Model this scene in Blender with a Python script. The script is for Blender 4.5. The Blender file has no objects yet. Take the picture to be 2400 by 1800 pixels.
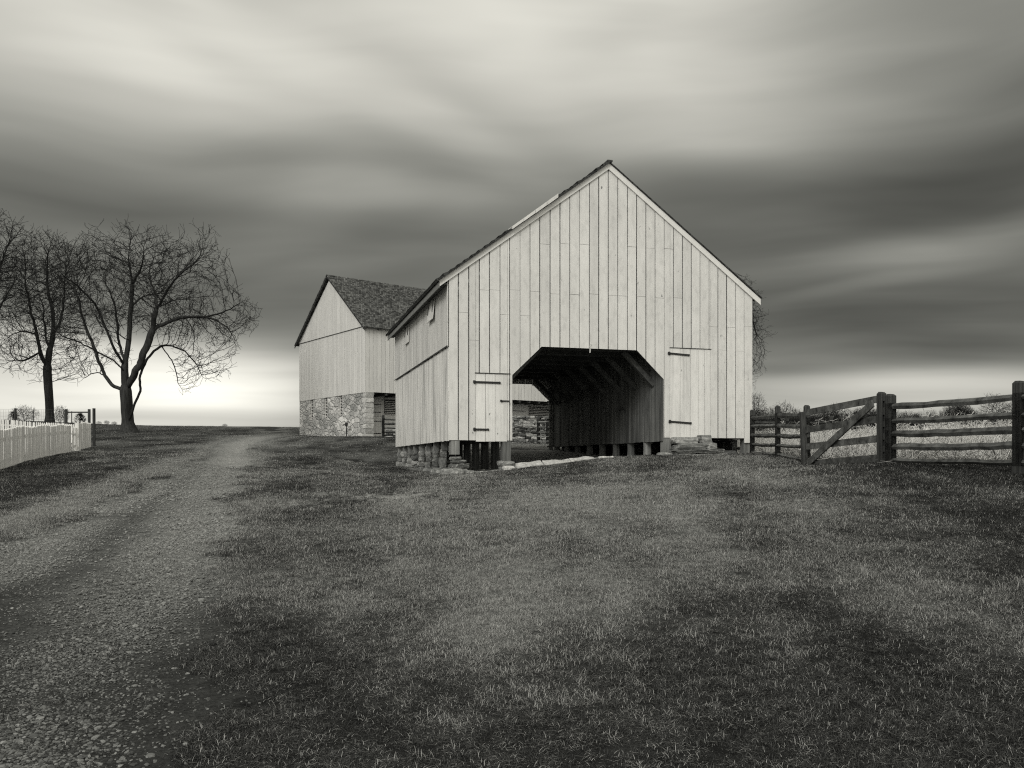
import bpy, math, random
import numpy as np
from mathutils import Vector, Matrix

# ------------------------------------------------------------------ camera
EYE = 1.6          # camera height; heights below are written relative to the eye
FOC = 2000.0       # focal length in photo pixels (photo 2400 wide)
CX, HY = 1200.0, 1082.0
sc = bpy.context.scene
COL = sc.collection
cam_d = bpy.data.cameras.new('camera'); cam = bpy.data.objects.new('camera', cam_d)
COL.objects.link(cam); sc.camera = cam
cam.location = (0, 0, EYE); cam.rotation_euler = (math.radians(90), 0, 0)
cam_d.sensor_width = 36; cam_d.lens = 30.0
cam_d.shift_y = (HY - 900) / 2400
cam_d.clip_start = 0.1; cam_d.clip_end = 3000
sc.view_settings.view_transform = 'Standard'; sc.view_settings.look = 'None'
sc.view_settings.gamma = 1; sc.view_settings.exposure = 0.0
sc.render.engine = 'CYCLES'
sc.cycles.use_denoising = False; sc.cycles.filter_width = 1.15

# ------------------------------------------------------------------ sun
SUN_AZ, SUN_EL = math.radians(207), math.radians(32)     # azimuth from +Y clockwise: behind the camera, a little left
sl = bpy.data.lights.new('sun', 'SUN'); sl.energy = 1.5; sl.angle = math.radians(22); sl.color = (1, .985, .95)
so = bpy.data.objects.new('sun', sl); COL.objects.link(so)
sdir = Vector((math.sin(SUN_AZ) * math.cos(SUN_EL), math.cos(SUN_AZ) * math.cos(SUN_EL), math.sin(SUN_EL)))
so.rotation_euler = sdir.to_track_quat('Z', 'Y').to_euler(); so.location = (0, 0, 60)

# ------------------------------------------------------------------ world: streaked overcast sky
world = bpy.data.worlds.new('World'); sc.world = world; world.use_nodes = True
wt = world.node_tree; wt.nodes.clear(); WN = wt.nodes; WL = wt.links
def wn(t, **k):
    n = WN.new(t)
    for a, b in k.items(): setattr(n, a, b)
    return n
def wmath(op, a, b=None, c=None, clamp=False):
    n = wn('ShaderNodeMath', operation=op, use_clamp=clamp)
    for i, v in enumerate((a, b, c)):
        if v is None: continue
        if isinstance(v, (int, float)): n.inputs[i].default_value = v
        else: WL.new(v, n.inputs[i])
    return n.outputs[0]
tc = wn('ShaderNodeTexCoord'); sep = wn('ShaderNodeSeparateXYZ'); WL.new(tc.outputs['Generated'], sep.inputs[0])
az = wmath('ARCTAN2', sep.outputs[0], sep.outputs[1])
el = wmath('ARCSINE', sep.outputs[2])
comb = wn('ShaderNodeCombineXYZ'); WL.new(az, comb.inputs[0]); WL.new(el, comb.inputs[1])
# slow warp so the streaks are not straight
nz = wn('ShaderNodeTexNoise'); nz.inputs['Scale'].default_value = 2.2; nz.inputs['Detail'].default_value = 1.0
WL.new(comb.outputs[0], nz.inputs['Vector'])
warp = wmath('MULTIPLY', wmath('SUBTRACT', nz.outputs['Fac'], .5), .10)
el2 = wmath('ADD', el, warp)
comb2 = wn('ShaderNodeCombineXYZ'); WL.new(az, comb2.inputs[0]); WL.new(el2, comb2.inputs[1])
ramp = wn('ShaderNodeValToRGB'); WL.new(wmath('MULTIPLY', el2, 1 / 1.5708, clamp=True), ramp.inputs[0])
ramp.color_ramp.interpolation = 'B_SPLINE'
def D(deg): return deg / 90.0
stops = [(0, .66), (D(4.0), .62), (D(6.5), .47), (D(10), .43), (D(14), .44), (D(19), .56), (D(24), .66), (D(30), .76), (D(45), .85), (1, .93)]
els = ramp.color_ramp.elements
els[0].position = 0; els[0].color = (stops[0][1],) * 3 + (1,)
els[1].position = 1; els[1].color = (stops[-1][1],) * 3 + (1,)
for p, v in stops[1:-1]:
    e = els.new(p); e.color = (v, v, v, 1)
hs_ = wmath('SUBTRACT', 1.0, wmath('MULTIPLY', el2, 1 / .30), clamp=True)
val = ramp.outputs[0]
def azel(sx, sy):
    X, Z = (sx - CX) / FOC, (HY - sy) / FOC
    return math.atan2(X, 1), math.atan2(Z, math.hypot(X, 1))
def blob(sx, sy, rx, ry, rot, amp):
    """soft cloud patch; centre, radii given as they appear, turned into azimuth / elevation"""
    global val
    a, e = azel(sx, sy)
    mp = wn('ShaderNodeMapping', vector_type='TEXTURE'); WL.new(comb2.outputs[0], mp.inputs['Vector'])
    mp.inputs['Location'].default_value = (a, e, 0); mp.inputs['Rotation'].default_value = (0, 0, math.radians(rot))
    mp.inputs['Scale'].default_value = (rx / FOC, ry / FOC, 1)
    g = wn('ShaderNodeTexGradient', gradient_type='SPHERICAL'); WL.new(mp.outputs[0], g.inputs[0])
    sm = wn('ShaderNodeMapRange', interpolation_type='SMOOTHERSTEP'); WL.new(g.outputs['Fac'], sm.inputs[0])
    val = wmath('ADD', val, wmath('MULTIPLY', sm.outputs[0], amp))
BLOBS = [
    (150, 30, 1100, 330, -6, .13), (700, 300, 900, 130, -12, .03), (2350, 150, 900, 500, 0, -.12),
    (1600, 260, 900, 210, -8, .09), (300, 400, 750, 120, 4, -.08), (760, 440, 520, 75, -3, .13),
    (1950, 480, 1200, 170, -8, -.05), (1500, 520, 500, 200, 0, -.05), (2250, 570, 420, 75, 5, .15),
    (2150, 740, 800, 110, -3, -.05), (2250, 830, 600, 70, -8, -.06), (600, 620, 700, 170, 0, .02), (2150, 930, 700, 75, 3, .13),
    (2050, 680, 350, 30, 8, .07), (2350, 380, 500, 200, 0, -.06),
    (1350, 60, 900, 260, -4, .10), (950, 270, 750, 100, -20, .09), (1850, 250, 600, 170, 10, .05), (500, 820, 650, 130, 0, .07), (100, 890, 950, 200, 0, .32), (520, 865, 500, 160, 0, .20), (2100, 905, 700, 40, 2, .10), (1950, 780, 500, 60, 4, -.06), (60, 770, 420, 70, 0, .10), (300, 960, 600, 30, 0, -.10),
]
for b in BLOBS: blob(*b)
# fine horizontal streaks (long exposure)
mp = wn('ShaderNodeMapping'); WL.new(comb2.outputs[0], mp.inputs['Vector']); mp.inputs['Scale'].default_value = (1.6, 11, 1)
mp.inputs['Rotation'].default_value = (0, 0, math.radians(-4))
n2 = wn('ShaderNodeTexNoise'); WL.new(mp.outputs[0], n2.inputs['Vector']); n2.inputs['Scale'].default_value = 1.5
n2.inputs['Detail'].default_value = 3; n2.inputs['Roughness'].default_value = .45; n2.inputs['Distortion'].default_value = .25
val = wmath('ADD', val, wmath('MULTIPLY', wmath('SUBTRACT', n2.outputs['Fac'], .5), .22))
mp3 = wn('ShaderNodeMapping'); WL.new(comb2.outputs[0], mp3.inputs['Vector']); mp3.inputs['Scale'].default_value = (2.2, 30, 1)
n3 = wn('ShaderNodeTexNoise'); WL.new(mp3.outputs[0], n3.inputs['Vector']); n3.inputs['Scale'].default_value = 1.4; n3.inputs['Detail'].default_value = 3; n3.inputs['Roughness'].default_value = .5; n3.inputs['Distortion'].default_value = .3
val = wmath('ADD', val, wmath('MULTIPLY', wmath('MULTIPLY', wmath('SUBTRACT', n3.outputs['Fac'], .5), hs_), .22))
mp4 = wn('ShaderNodeMapping'); WL.new(comb2.outputs[0], mp4.inputs['Vector']); mp4.inputs['Scale'].default_value = (1.1, 3.4, 1); mp4.inputs['Rotation'].default_value = (0, 0, math.radians(12))
n4 = wn('ShaderNodeTexNoise'); WL.new(mp4.outputs[0], n4.inputs['Vector']); n4.inputs['Scale'].default_value = 2.1; n4.inputs['Detail'].default_value = 2; n4.inputs['Distortion'].default_value = .5
val = wmath('ADD', val, wmath('MULTIPLY', wmath('SUBTRACT', n4.outputs['Fac'], .5), .20))
val = wmath('ADD', wmath('MULTIPLY', wmath('SUBTRACT', val, .55), 1.08), .55)
val = wmath('MAXIMUM', val, .05)
lum = wmath('POWER', val, 2.2)
# sky glow added behind the camera, on the sun side, to brighten the facade
back = wmath('MULTIPLY', wmath('MAXIMUM', wmath('MULTIPLY', sep.outputs[1], -1.0), 0), 1.0)
lum = wmath('ADD', lum, back)
below = wmath('GREATER_THAN', sep.outputs[2], -.02)
sky = wn('ShaderNodeTexSky', sky_type='NISHITA', sun_disc=False); sky.sun_elevation = SUN_EL; sky.sun_rotation = SUN_AZ
bw = wn('ShaderNodeRGBToBW'); WL.new(sky.outputs[0], bw.inputs[0])
lum = wmath('ADD', wmath('MULTIPLY', lum, .92), wmath('MULTIPLY', wmath('MINIMUM', bw.outputs[0], 1.5), .015))
tint = wn('ShaderNodeMix', data_type='RGBA', blend_type='MULTIPLY'); tint.inputs['Factor'].default_value = 1
cmb = wn('ShaderNodeCombineColor')
for i in range(3): WL.new(lum, cmb.inputs[i])
WL.new(cmb.outputs[0], tint.inputs['A'])
tramp = wn('ShaderNodeValToRGB'); WL.new(lum, tramp.inputs[0])
tramp.color_ramp.elements[0].color = (.985, 1, .89, 1); tramp.color_ramp.elements[0].position = .04
tramp.color_ramp.elements[1].color = (1, .982, .885, 1); tramp.color_ramp.elements[1].position = .55
WL.new(tramp.outputs[0], tint.inputs['B'])
bg = wn('ShaderNodeBackground'); WL.new(tint.outputs['Result'], bg.inputs[0]); bg.inputs[1].default_value = 1.0
wo = wn('ShaderNodeOutputWorld'); WL.new(bg.outputs[0], wo.inputs[0])

# ------------------------------------------------------------------ helpers
R = random.Random(7)
NR = np.random.default_rng(11)
def P(sx, sy, Y):
    return Vector(((sx - CX) / FOC * Y, Y, EYE + (HY - sy) / FOC * Y))

def value_noise(x, y, seed=0):
    x = np.asarray(x, float); y = np.asarray(y, float)
    xi = np.floor(x).astype(np.int64); yi = np.floor(y).astype(np.int64); fx = x - xi; fy = y - yi
    def h(a, b):
        n = (a * 374761393 + b * 668265263 + seed * 974711) & 0x7fffffff
        n = ((n ^ (n >> 13)) * 1274126177) & 0x7fffffff
        return ((n ^ (n >> 16)) & 0xffff) / 65535.0
    u = fx * fx * (3 - 2 * fx); v = fy * fy * (3 - 2 * fy)
    return (h(xi, yi) * (1 - u) + h(xi + 1, yi) * u) * (1 - v) + (h(xi, yi + 1) * (1 - u) + h(xi + 1, yi + 1) * u) * v
def fbm(x, y, seed=0, o=4):
    s = 0; a = .5
    for i in range(o):
        s = s + a * value_noise(np.asarray(x) * 2 ** i, np.asarray(y) * 2 ** i, seed + i); a *= .5
    return s / (1 - .5 ** o)

# ------------------------------------------------------------------ terrain height
CP = [P(*a) for a in [
    (0, 1800, 4.3), (600, 1800, 4.35), (1200, 1800, 4.4), (1800, 1800, 4.35), (2400, 1800, 4.3),
    (0, 1102, 22.9), (166, 1060, 34.8), (213, 1050, 40), (297, 1013, 54), (450, 999, 70), (250, 995, 68), (20, 985, 68), (650, 1002, 68),
    (1000, 1150, 16), (1000, 1270, 10.5), (1500, 1120, 17), (1500, 1250, 10.5),
    (900, 1118, 21), (760, 1112, 22), (925, 1104, 27), (840, 1098, 27), (1010, 1122, 20),
    (874, 1023, 54), (702, 1019, 62.5), (500, 1063, 32), (760, 1070, 32), (936, 1098, 33.8), (990, 1106, 28), (1050, 1114, 23.8), (1130, 1107, 24),
    (1200, 1098, 24.3), (1380, 1076, 25), (1555, 1068, 25.5), (1296, 1054, 35.5), (1040, 1066, 34.3), (1660, 1072, 25.5), (1761, 1070, 26.4),
    (1764, 1064, 25), (1888, 1089, 19.3), (2075, 1087, 16.2), (2387, 1110, 13.3),
    (1240, 1038, 47), (898, 1024, 50), (1450, 1025, 60), (2000, 1010, 60), (2400, 1006, 60), (1800, 1012, 60)]]
CP += [Vector(a) for a in [(0, 0, 0), (-8, 0, 0), (8, 0, .15), (0, -20, -.9), (-30, -20, -.7), (30, -20, -.3), (-40, 15, 1.0), (30, 12, 1.7),
       (22, 28, 2.1), (-60, 60, 4.7), (70, 60, 4.2), (0, 90, 4.3), (-40, 100, 3.6), (50, 100, 3.4), (0, 150, 1.0), (-100, 150, 1.0), (100, 150, 1.0),
       (-120, 20, 2), (120, 20, 4), (0, -90, -4), (-100, -80, -4), (100, -80, -3), (0, 300, -8), (-250, 200, -8), (250, 200, -8),
       (-300, 0, -4), (300, 0, -2), (0, -300, -12), (-300, -300, -12), (300, -300, -12), (300, 400, -14), (-300, 400, -14), (0, 500, -16)]]
cpx = np.array([(p.x, p.y) for p in CP]) / 50.0; cpz = np.array([p.z for p in CP])
def _U(r2): return np.where(r2 > 0, r2 * np.log(np.maximum(r2, 1e-12)) * .5, 0)
_d2 = ((cpx[:, None] - cpx[None]) ** 2).sum(-1); _n = len(CP)
_K = _U(_d2) + np.eye(_n) * 3e-5; _Pm = np.hstack([np.ones((_n, 1)), cpx])
_A = np.zeros((_n + 3, _n + 3)); _A[:_n, :_n] = _K; _A[:_n, _n:] = _Pm; _A[_n:, :_n] = _Pm.T
_w = np.linalg.solve(_A, np.concatenate([cpz, np.zeros(3)]))
def gz(x, y):
    x = np.clip(np.atleast_1d(np.asarray(x, float)), -450, 450); y = np.clip(np.atleast_1d(np.asarray(y, float)), -350, 600)
    out = np.empty(len(x))
    for i in range(0, len(x), 20000):
        q = np.stack([x[i:i + 20000], y[i:i + 20000]], 1) / 50.0
        d2 = ((q[:, None] - cpx[None]) ** 2).sum(-1)
        out[i:i + 20000] = _U(d2) @ _w[:_n] + _w[_n] + q @ _w[_n + 1:]
    near = np.exp(-((y - 15) / 60) ** 2)
    out += ((fbm(x * .35, y * .35, 5) - .5) * .09 + (fbm(x * 1.7, y * 1.7, 9, 3) - .5) * .04) * near
    return out
def g1(x, y): return float(gz([x], [y])[0])
def G(sx, sy):
    """where the line of sight through a point of the picture meets the ground"""
    Y = np.arange(3, 90, .1); X = (sx - CX) / FOC * Y; Z = EYE + (HY - sy) / FOC * Y
    hit = np.nonzero(gz(X, Y) >= Z)[0]; i = hit[0] if len(hit) else len(Y) - 1
    return (X[i], Y[i])

# ------------------------------------------------------------------ mesh builder
class MB:
    def __init__(s, off=(0, 0, 0)): s.v = []; s.f = []; s.t = []; s.off = Vector(off)
    def hexa(s, c, tone=.5):
        n = len(s.v); s.v += [tuple(p) for p in c]
        for q in ((0, 3, 2, 1), (4, 5, 6, 7), (0, 1, 5, 4), (1, 2, 6, 5), (2, 3, 7, 6), (3, 0, 4, 7)):
            s.f.append(tuple(n + i for i in q)); s.t.append(tone)
    def box(s, x0, x1, y0, y1, z0, z1, tone=.5):
        s.hexa([(x0, y0, z0), (x1, y0, z0), (x1, y1, z0), (x0, y1, z0), (x0, y0, z1), (x1, y0, z1), (x1, y1, z1), (x0, y1, z1)], tone)
    def beam(s, p0, p1, w, h, tone=.5, up=(0, 0, 1)):
        p0 = Vector(p0); p1 = Vector(p1); d = (p1 - p0).normalized(); u = Vector(up)
        if abs(d.dot(u)) > .98: u = Vector((0, 1, 0))
        a = d.cross(u).normalized() * (w / 2); b = a.cross(d).normalized() * (h / 2)
        s.hexa([p0 - a - b, p0 + a - b, p1 + a - b, p1 - a - b, p0 - a + b, p0 + a + b, p1 + a + b, p1 - a + b], tone)
    def tube(s, pts, rad, n=6, tone=.5, flat=1.0, rnd=0, cap=True):
        pts = [Vector(p) for p in pts]; m = len(pts); base = len(s.v)
        ph = [1 + rnd * (R.random() - .5) * 2 for _ in range(n)]
        for i, p in enumerate(pts):
            d = (pts[min(i + 1, m - 1)] - pts[max(i - 1, 0)]).normalized()
            u = Vector((0, 0, 1)) if abs(d.z) < .9 else Vector((0, 1, 0))
            a = d.cross(u).normalized(); b = a.cross(d).normalized()
            r = rad[i] if hasattr(rad, '__len__') else rad
            for k in range(n):
                t = 2 * math.pi * k / n; rr = r * ph[k] * (1 + rnd * .4 * (R.random() - .5))
                s.v.append(tuple(p + a * math.cos(t) * rr + b * math.sin(t) * rr * flat))
        for i in range(m - 1):
            for k in range(n):
                k2 = (k + 1) % n
                s.f.append((base + i * n + k, base + i * n + k2, base + (i + 1) * n + k2, base + (i + 1) * n + k)); s.t.append(tone)
        if cap:
            s.f.append(tuple(base + k for k in range(n))[::-1]); s.t.append(tone)
            s.f.append(tuple(base + (m - 1) * n + k for k in range(n))); s.t.append(tone)
    def stone(s, c, size, tone=None, rz=None, sq=.55, jit=.09):
        """irregular fieldstone: a subdivided box pulled toward an ellipsoid and roughened"""
        N = 4; c = Vector(c); rz = R.uniform(-.25, .25) if rz is None else rz; tone = R.random() if tone is None else tone
        idx = {}; base = len(s.v); cr, sr = math.cos(rz), math.sin(rz); sd = R.randrange(9999)
        lean = (R.uniform(-.12, .12), R.uniform(-.12, .12), R.uniform(-.15, .15))
        def vid(i, j, k):
            if (i, j, k) in idx: return idx[(i, j, k)]
            p = Vector((i / N * 2 - 1, j / N * 2 - 1, k / N * 2 - 1)); q = p.normalized() * 1.2
            p = p.lerp(q, sq); rr = random.Random(sd + i * 31 + j * 977 + k * 7919)
            p += Vector((rr.uniform(-jit, jit), rr.uniform(-jit, jit), rr.uniform(-jit, jit) * 1.3))
            p.x += lean[0] * p.z; p.y += lean[1] * p.z; p.z += lean[2] * p.x * .5
            x, y, z = p.x * size[0] / 2, p.y * size[1] / 2, p.z * size[2] / 2
            s.v.append((c.x + x * cr - y * sr, c.y + x * sr + y * cr, c.z + z)); idx[(i, j, k)] = len(s.v) - 1
            return len(s.v) - 1
        for a in range(N):
            for b in range(N):
                for ax in range(3):
                    for sgn in (0, N):
                        quad = []
                        for (da, db) in ((0, 0), (1, 0), (1, 1), (0, 1)):
                            co = [0, 0, 0]; co[ax] = sgn; co[(ax + 1) % 3] = a + da; co[(ax + 2) % 3] = b + db
                            quad.append(vid(*co))
                        s.f.append(tuple(quad if sgn else quad[::-1])); s.t.append(tone)
    def build(s, name, mat, parent=None, smooth=False, loc=None):
        me = bpy.data.meshes.new(name); o = s.off
        me.from_pydata([(x + o.x, y + o.y, z + o.z) for x, y, z in s.v], [], s.f)
        at = me.attributes.new('tone', 'FLOAT', 'FACE'); at.data.foreach_set('value', np.array(s.t, dtype=np.float32))
        if smooth: me.polygons.foreach_set('use_smooth', [True] * len(me.polygons))
        me.materials.append(mat); me.update()
        ob = bpy.data.objects.new(name, me); COL.objects.link(ob)
        if parent is not None: ob.parent = parent
        if loc is not None: ob.location = loc
        return ob

def tag(o, label=None, cat=None, group=None, kind=None):
    if label: o['label'] = label
    if cat: o['category'] = cat
    if group: o['group'] = group
    if kind: o['kind'] = kind
    return o
def empty(name, loc, rz=0, **k):
    o = bpy.data.objects.new(name, None); COL.objects.link(o); o.location = loc; o.rotation_euler = (0, 0, rz)
    o.empty_display_size = .3
    return tag(o, **k)

# ------------------------------------------------------------------ materials
def mat(name):
    m = bpy.data.materials.new(name); m.use_nodes = True; nt = m.node_tree; nt.nodes.clear()
    out = nt.nodes.new('ShaderNodeOutputMaterial'); b = nt.nodes.new('ShaderNodeBsdfPrincipled')
    nt.links.new(b.outputs[0], out.inputs[0]); b.inputs['Specular IOR Level'].default_value = .25
    return m, nt, b
class N:
    """small wrapper for node graphs"""
    def __init__(s, nt): s.nt = nt
    def __call__(s, t, **k):
        n = s.nt.nodes.new(t)
        for a, b in k.items(): setattr(n, a, b)
        return n
    def link(s, a, b): s.nt.links.new(a, b)
    def put(s, inp, v):
        if isinstance(v, (int, float)): inp.default_value = v
        elif isinstance(v, tuple): inp.default_value = v
        else: s.link(v, inp)
    def m(s, op, a, b=0.0, c=0.0, clamp=False):
        n = s('ShaderNodeMath', operation=op, use_clamp=clamp)
        for i, v in enumerate((a, b, c)): s.put(n.inputs[i], v)
        return n.outputs[0]
    def coord(s, scale=(1, 1, 1), kind='Object', rot=(0, 0, 0)):
        t = s('ShaderNodeTexCoord'); mp = s('ShaderNodeMapping'); s.link(t.outputs[kind], mp.inputs[0]); mp.inputs['Scale'].default_value = scale
        mp.inputs['Rotation'].default_value = rot
        return mp.outputs[0]
    def noise(s, scale=(1, 1, 1), sc=1, det=4, rough=.55, dist=0.0, kind='Object', vec=None):
        n = s('ShaderNodeTexNoise'); s.link(vec if vec is not None else s.coord(scale, kind), n.inputs['Vector']); n.inputs['Scale'].default_value = sc
        n.inputs['Detail'].default_value = det; n.inputs['Roughness'].default_value = rough; n.inputs['Distortion'].default_value = dist
        return n.outputs['Fac']
    def rng(s, v, a, b, c, d):
        n = s('ShaderNodeMapRange'); s.put(n.inputs[0], v)
        for i, q in enumerate((a, b, c, d)): s.put(n.inputs[i + 1], q)
        return n.outputs[0]
    def attr(s, name, kind='GEOMETRY'):
        n = s('ShaderNodeAttribute', attribute_name=name, attribute_type=kind); return n.outputs['Fac']
    def mix(s, f, a, b):
        n = s('ShaderNodeMix', data_type='FLOAT'); s.put(n.inputs[0], f); s.put(n.inputs[2], a); s.put(n.inputs[3], b); return n.outputs[0]
    def grey(s, v, bsdf):
        """albedo value -> toned near-monochrome colour"""
        vm = s('ShaderNodeVectorMath', operation='SCALE')
        r = s('ShaderNodeValToRGB'); s.put(r.inputs[0], v)
        r.color_ramp.elements[0].color = (.975, 1, .965, 1); r.color_ramp.elements[0].position = .05
        r.color_ramp.elements[1].color = (1, .99, .955, 1); r.color_ramp.elements[1].position = .5
        s.link(r.outputs[0], vm.inputs[0]); s.put(vm.inputs['Scale'], v); s.link(vm.outputs[0], bsdf.inputs['Base Color'])
    def bump(s, h, bsdf, strength=.5, dist=.02):
        b = s('ShaderNodeBump'); s.put(b.inputs['Height'], h); b.inputs['Strength'].default_value = strength; b.inputs['Distance'].default_value = dist
        s.link(b.outputs[0], bsdf.inputs['Normal'])

def painted(name, base=.72, stain=.10, streak=0.0, speck=.5, dark=.16, tonevar=.10, rough=.6, sfreq=28, grain=.3):
    m, nt, b = mat(name); n = N(nt)
    big = n.noise((1.2, 1.2, .45), 1.6, 5, .6)
    v = n.m('MULTIPLY', n.rng(big, .3, .75, base, base * (1 - stain)), 1.0)
    blot = n.noise((3, 3, 1.6), 2.4, 4, .65)
    v = n.m('MULTIPLY', v, n.rng(blot, .50, .68, 1.0, 1 - stain * .8))
    v = n.m('MULTIPLY', v, n.rng(n.attr('tone'), 0, 1, 1 - tonevar, 1 + tonevar * .4))
    gr = n.noise((60, 60, 1.2), 1.0, 3, .6)
    v = n.m('MULTIPLY', v, n.rng(gr, .3, .7, 1 - grain * .18, 1.0))
    if streak:
        st = n.noise((sfreq, sfreq, .55), 1.0, 5, .65); st2 = n.noise((sfreq * .3, sfreq * .3, .25), 1.0, 3, .6)
        k = n.m('MULTIPLY', n.rng(st, .46, .62, 0, 1), n.rng(st2, .32, .62, .15, 1)); k = n.m('MINIMUM', n.m('MULTIPLY', k, streak), 1.0)
        v = n.mix(k, v, dark * 1.4)
    if speck:
        sp = n.noise((1, 1, .5), 22, 3, .7); gate = n.noise((1, 1, .5), 1.3, 3, .6)
        k = n.m('MULTIPLY', n.rng(sp, .70, .74, 0, 1), n.rng(gate, .45, .6, .1, 1)); k = n.m('MULTIPLY', k, speck)
        v = n.mix(k, v, dark)
        kn = n.noise((1, 1, .42), 8.5, 2, .6); v = n.mix(n.m('MULTIPLY', n.rng(kn, .735, .765, 0, 1), speck), v, dark)
    n.grey(v, b); b.inputs['Roughness'].default_value = rough
    n.bump(n.m('ADD', n.m('MULTIPLY', gr, .5), n.m('MULTIPLY', big, .5)), b, .35, .006)
    return m
def rawwood(name, lo=.04, hi=.14, zs=.5, fr=22, axis='z', patch=0.0, patchv=.35, rough=.85):
    m, nt, b = mat(name); n = N(nt)
    s1 = {'z': (fr, fr, zs), 'x': (zs, fr, fr), 'y': (fr, zs, fr), 'n': (5, 5, 5)}[axis]
    gr = n.noise(s1, 1.0, 6, .65, .3); big = n.noise((1.1, 1.1, .6), 1.4, 3)
    v = n.rng(gr, .3, .7, lo, hi); v = n.m('MULTIPLY', v, n.rng(big, .3, .7, .7, 1.25))
    v = n.m('MULTIPLY', v, n.rng(n.attr('tone'), 0, 1, .7, 1.3))
    if patch:
        g2 = n.noise((14, 14, .5), 1.0, 4, .7); g3 = n.noise((.9, .9, .8), 1.0, 2)
        k = n.m('MULTIPLY', n.rng(g2, .60, .70, 0, 1), n.rng(g3, .5, .62, 0, patch)); v = n.mix(k, v, patchv)
    n.grey(v, b); b.inputs['Roughness'].default_value = rough; n.bump(gr, b, .7, .01)
    return m
def stonemat(name, lo=.10, hi=.34, patch=.5):
    m, nt, b = mat(name); n = N(nt)
    a = n.noise((1, 1, 1.6), 9, 6, .65); c = n.noise((1, 1, 1), 2.2, 3); f = n.noise((1, 1, 1), 45, 3, .7)
    v = n.rng(n.attr('tone'), 0, 1, lo, hi); v = n.m('MULTIPLY', v, n.rng(a, .3, .7, .55, 1.35)); v = n.m('MULTIPLY', v, n.rng(f, .3, .7, .8, 1.15))
    lich = n.m('MULTIPLY', n.rng(a, .54, .62, 0, patch), n.rng(c, .48, .6, .1, 1)); v = n.mix(lich, v, .52)
    v = n.mix(n.m('MULTIPLY', n.rng(f, .60, .68, 0, 1), .55), v, .05)
    n.grey(v, b); b.inputs['Roughness'].default_value = .9
    n.bump(n.m('ADD', a, n.m('MULTIPLY', f, .35)), b, .9, .03)
    return m
M = {}
M['paint'] = painted('white_board_paint', .72, .17, .10, .9, .16, .07, sfreq=14)
M['door'] = painted('worn_door_paint', .77, .13, .25, 1.0, .09, .07, sfreq=18)
M['sidepaint'] = painted('streaked_side_paint', .70, .16, .55, .2, .20, .14, sfreq=7)
M['sidelow'] = painted('streaked_lower_paint', .78, .10, .85, .2, .18, .12, sfreq=9)
M['trim'] = painted('trim_paint', .74, .08, 0, .5, .2, .05)
M['farpaint'] = painted('far_barn_paint', .68, .10, .45, 0, .3, .07, sfreq=9)
M['picket'] = painted('picket_paint', .86, .12, .35, .3, .10, .16, sfreq=14)
M['darkwood'] = rawwood('passage_boards', .045, .19, .45, 20, 'z', .8, .26)
M['beam'] = rawwood('passage_beams', .035, .09, 6, 6, 'n')
M['post'] = rawwood('grey_post_wood', .07, .24, .7, 18, 'z')
M['rail'] = rawwood('dark_rail_wood', .008, .13, 6, 6, 'n')
M['railpost'] = rawwood('dark_post_wood', .008, .065, .9, 24, 'z')
M['fascia'] = painted('grey_fascia_paint', .22, .2, .3, 0, .12, .1)
M['iron'] = rawwood('black_iron', .012, .03, 8, 8, 'n', rough=.6)
M['stone'] = stonemat('fieldstone', .09, .30, .6)
M['wallstone'] = stonemat('dry_wall_stone', .04, .46, .55)
M['sill'] = stonemat('pale_slab', .34, .52, .6)
M['bark'] = rawwood('bark', .008, .05, 1.2, 12, 'z')
M['twig'] = rawwood('twig', .006, .02, 4, 4, 'n')

def shingles(name, lo, hi, w, h):
    m, nt, b = mat(name); n = N(nt)
    uv = n('ShaderNodeUVMap'); br = n('ShaderNodeTexBrick', offset=.5)
    n.link(uv.outputs[0], br.inputs['Vector']); br.inputs['Scale'].default_value = 1
    br.inputs['Brick Width'].default_value = w; br.inputs['Row Height'].default_value = h; br.inputs['Mortar Size'].default_value = .008
    br.inputs['Color1'].default_value = (0, 0, 0, 1); br.inputs['Color2'].default_value = (1, 1, 1, 1); br.inputs['Mortar'].default_value = (0, 0, 0, 1)
    v = n.rng(br.outputs['Color'], 0, 1, lo, hi)
    v = n.m('MULTIPLY', v, n.rng(n.noise((1, 1, 1), 1.1, 4), .3, .7, .7, 1.3)); v = n.m('MULTIPLY', v, n.rng(n.noise((1, 1, 1), 14, 3), .3, .7, .7, 1.3))
    v = n.mix(n.m('MULTIPLY', br.outputs['Fac'], .8), v, .01)
    n.grey(v, b); b.inputs['Roughness'].default_value = .9
    n.bump(n.m('SUBTRACT', n.noise((1, 1, 1), 20, 3), br.outputs['Fac']), b, .6, .02)
    return m
M['shingle'] = shingles('wood_shingles', .03, .17, .13, .16)
M['shingledark'] = shingles('dark_shingles', .02, .06, .15, .18)

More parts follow.
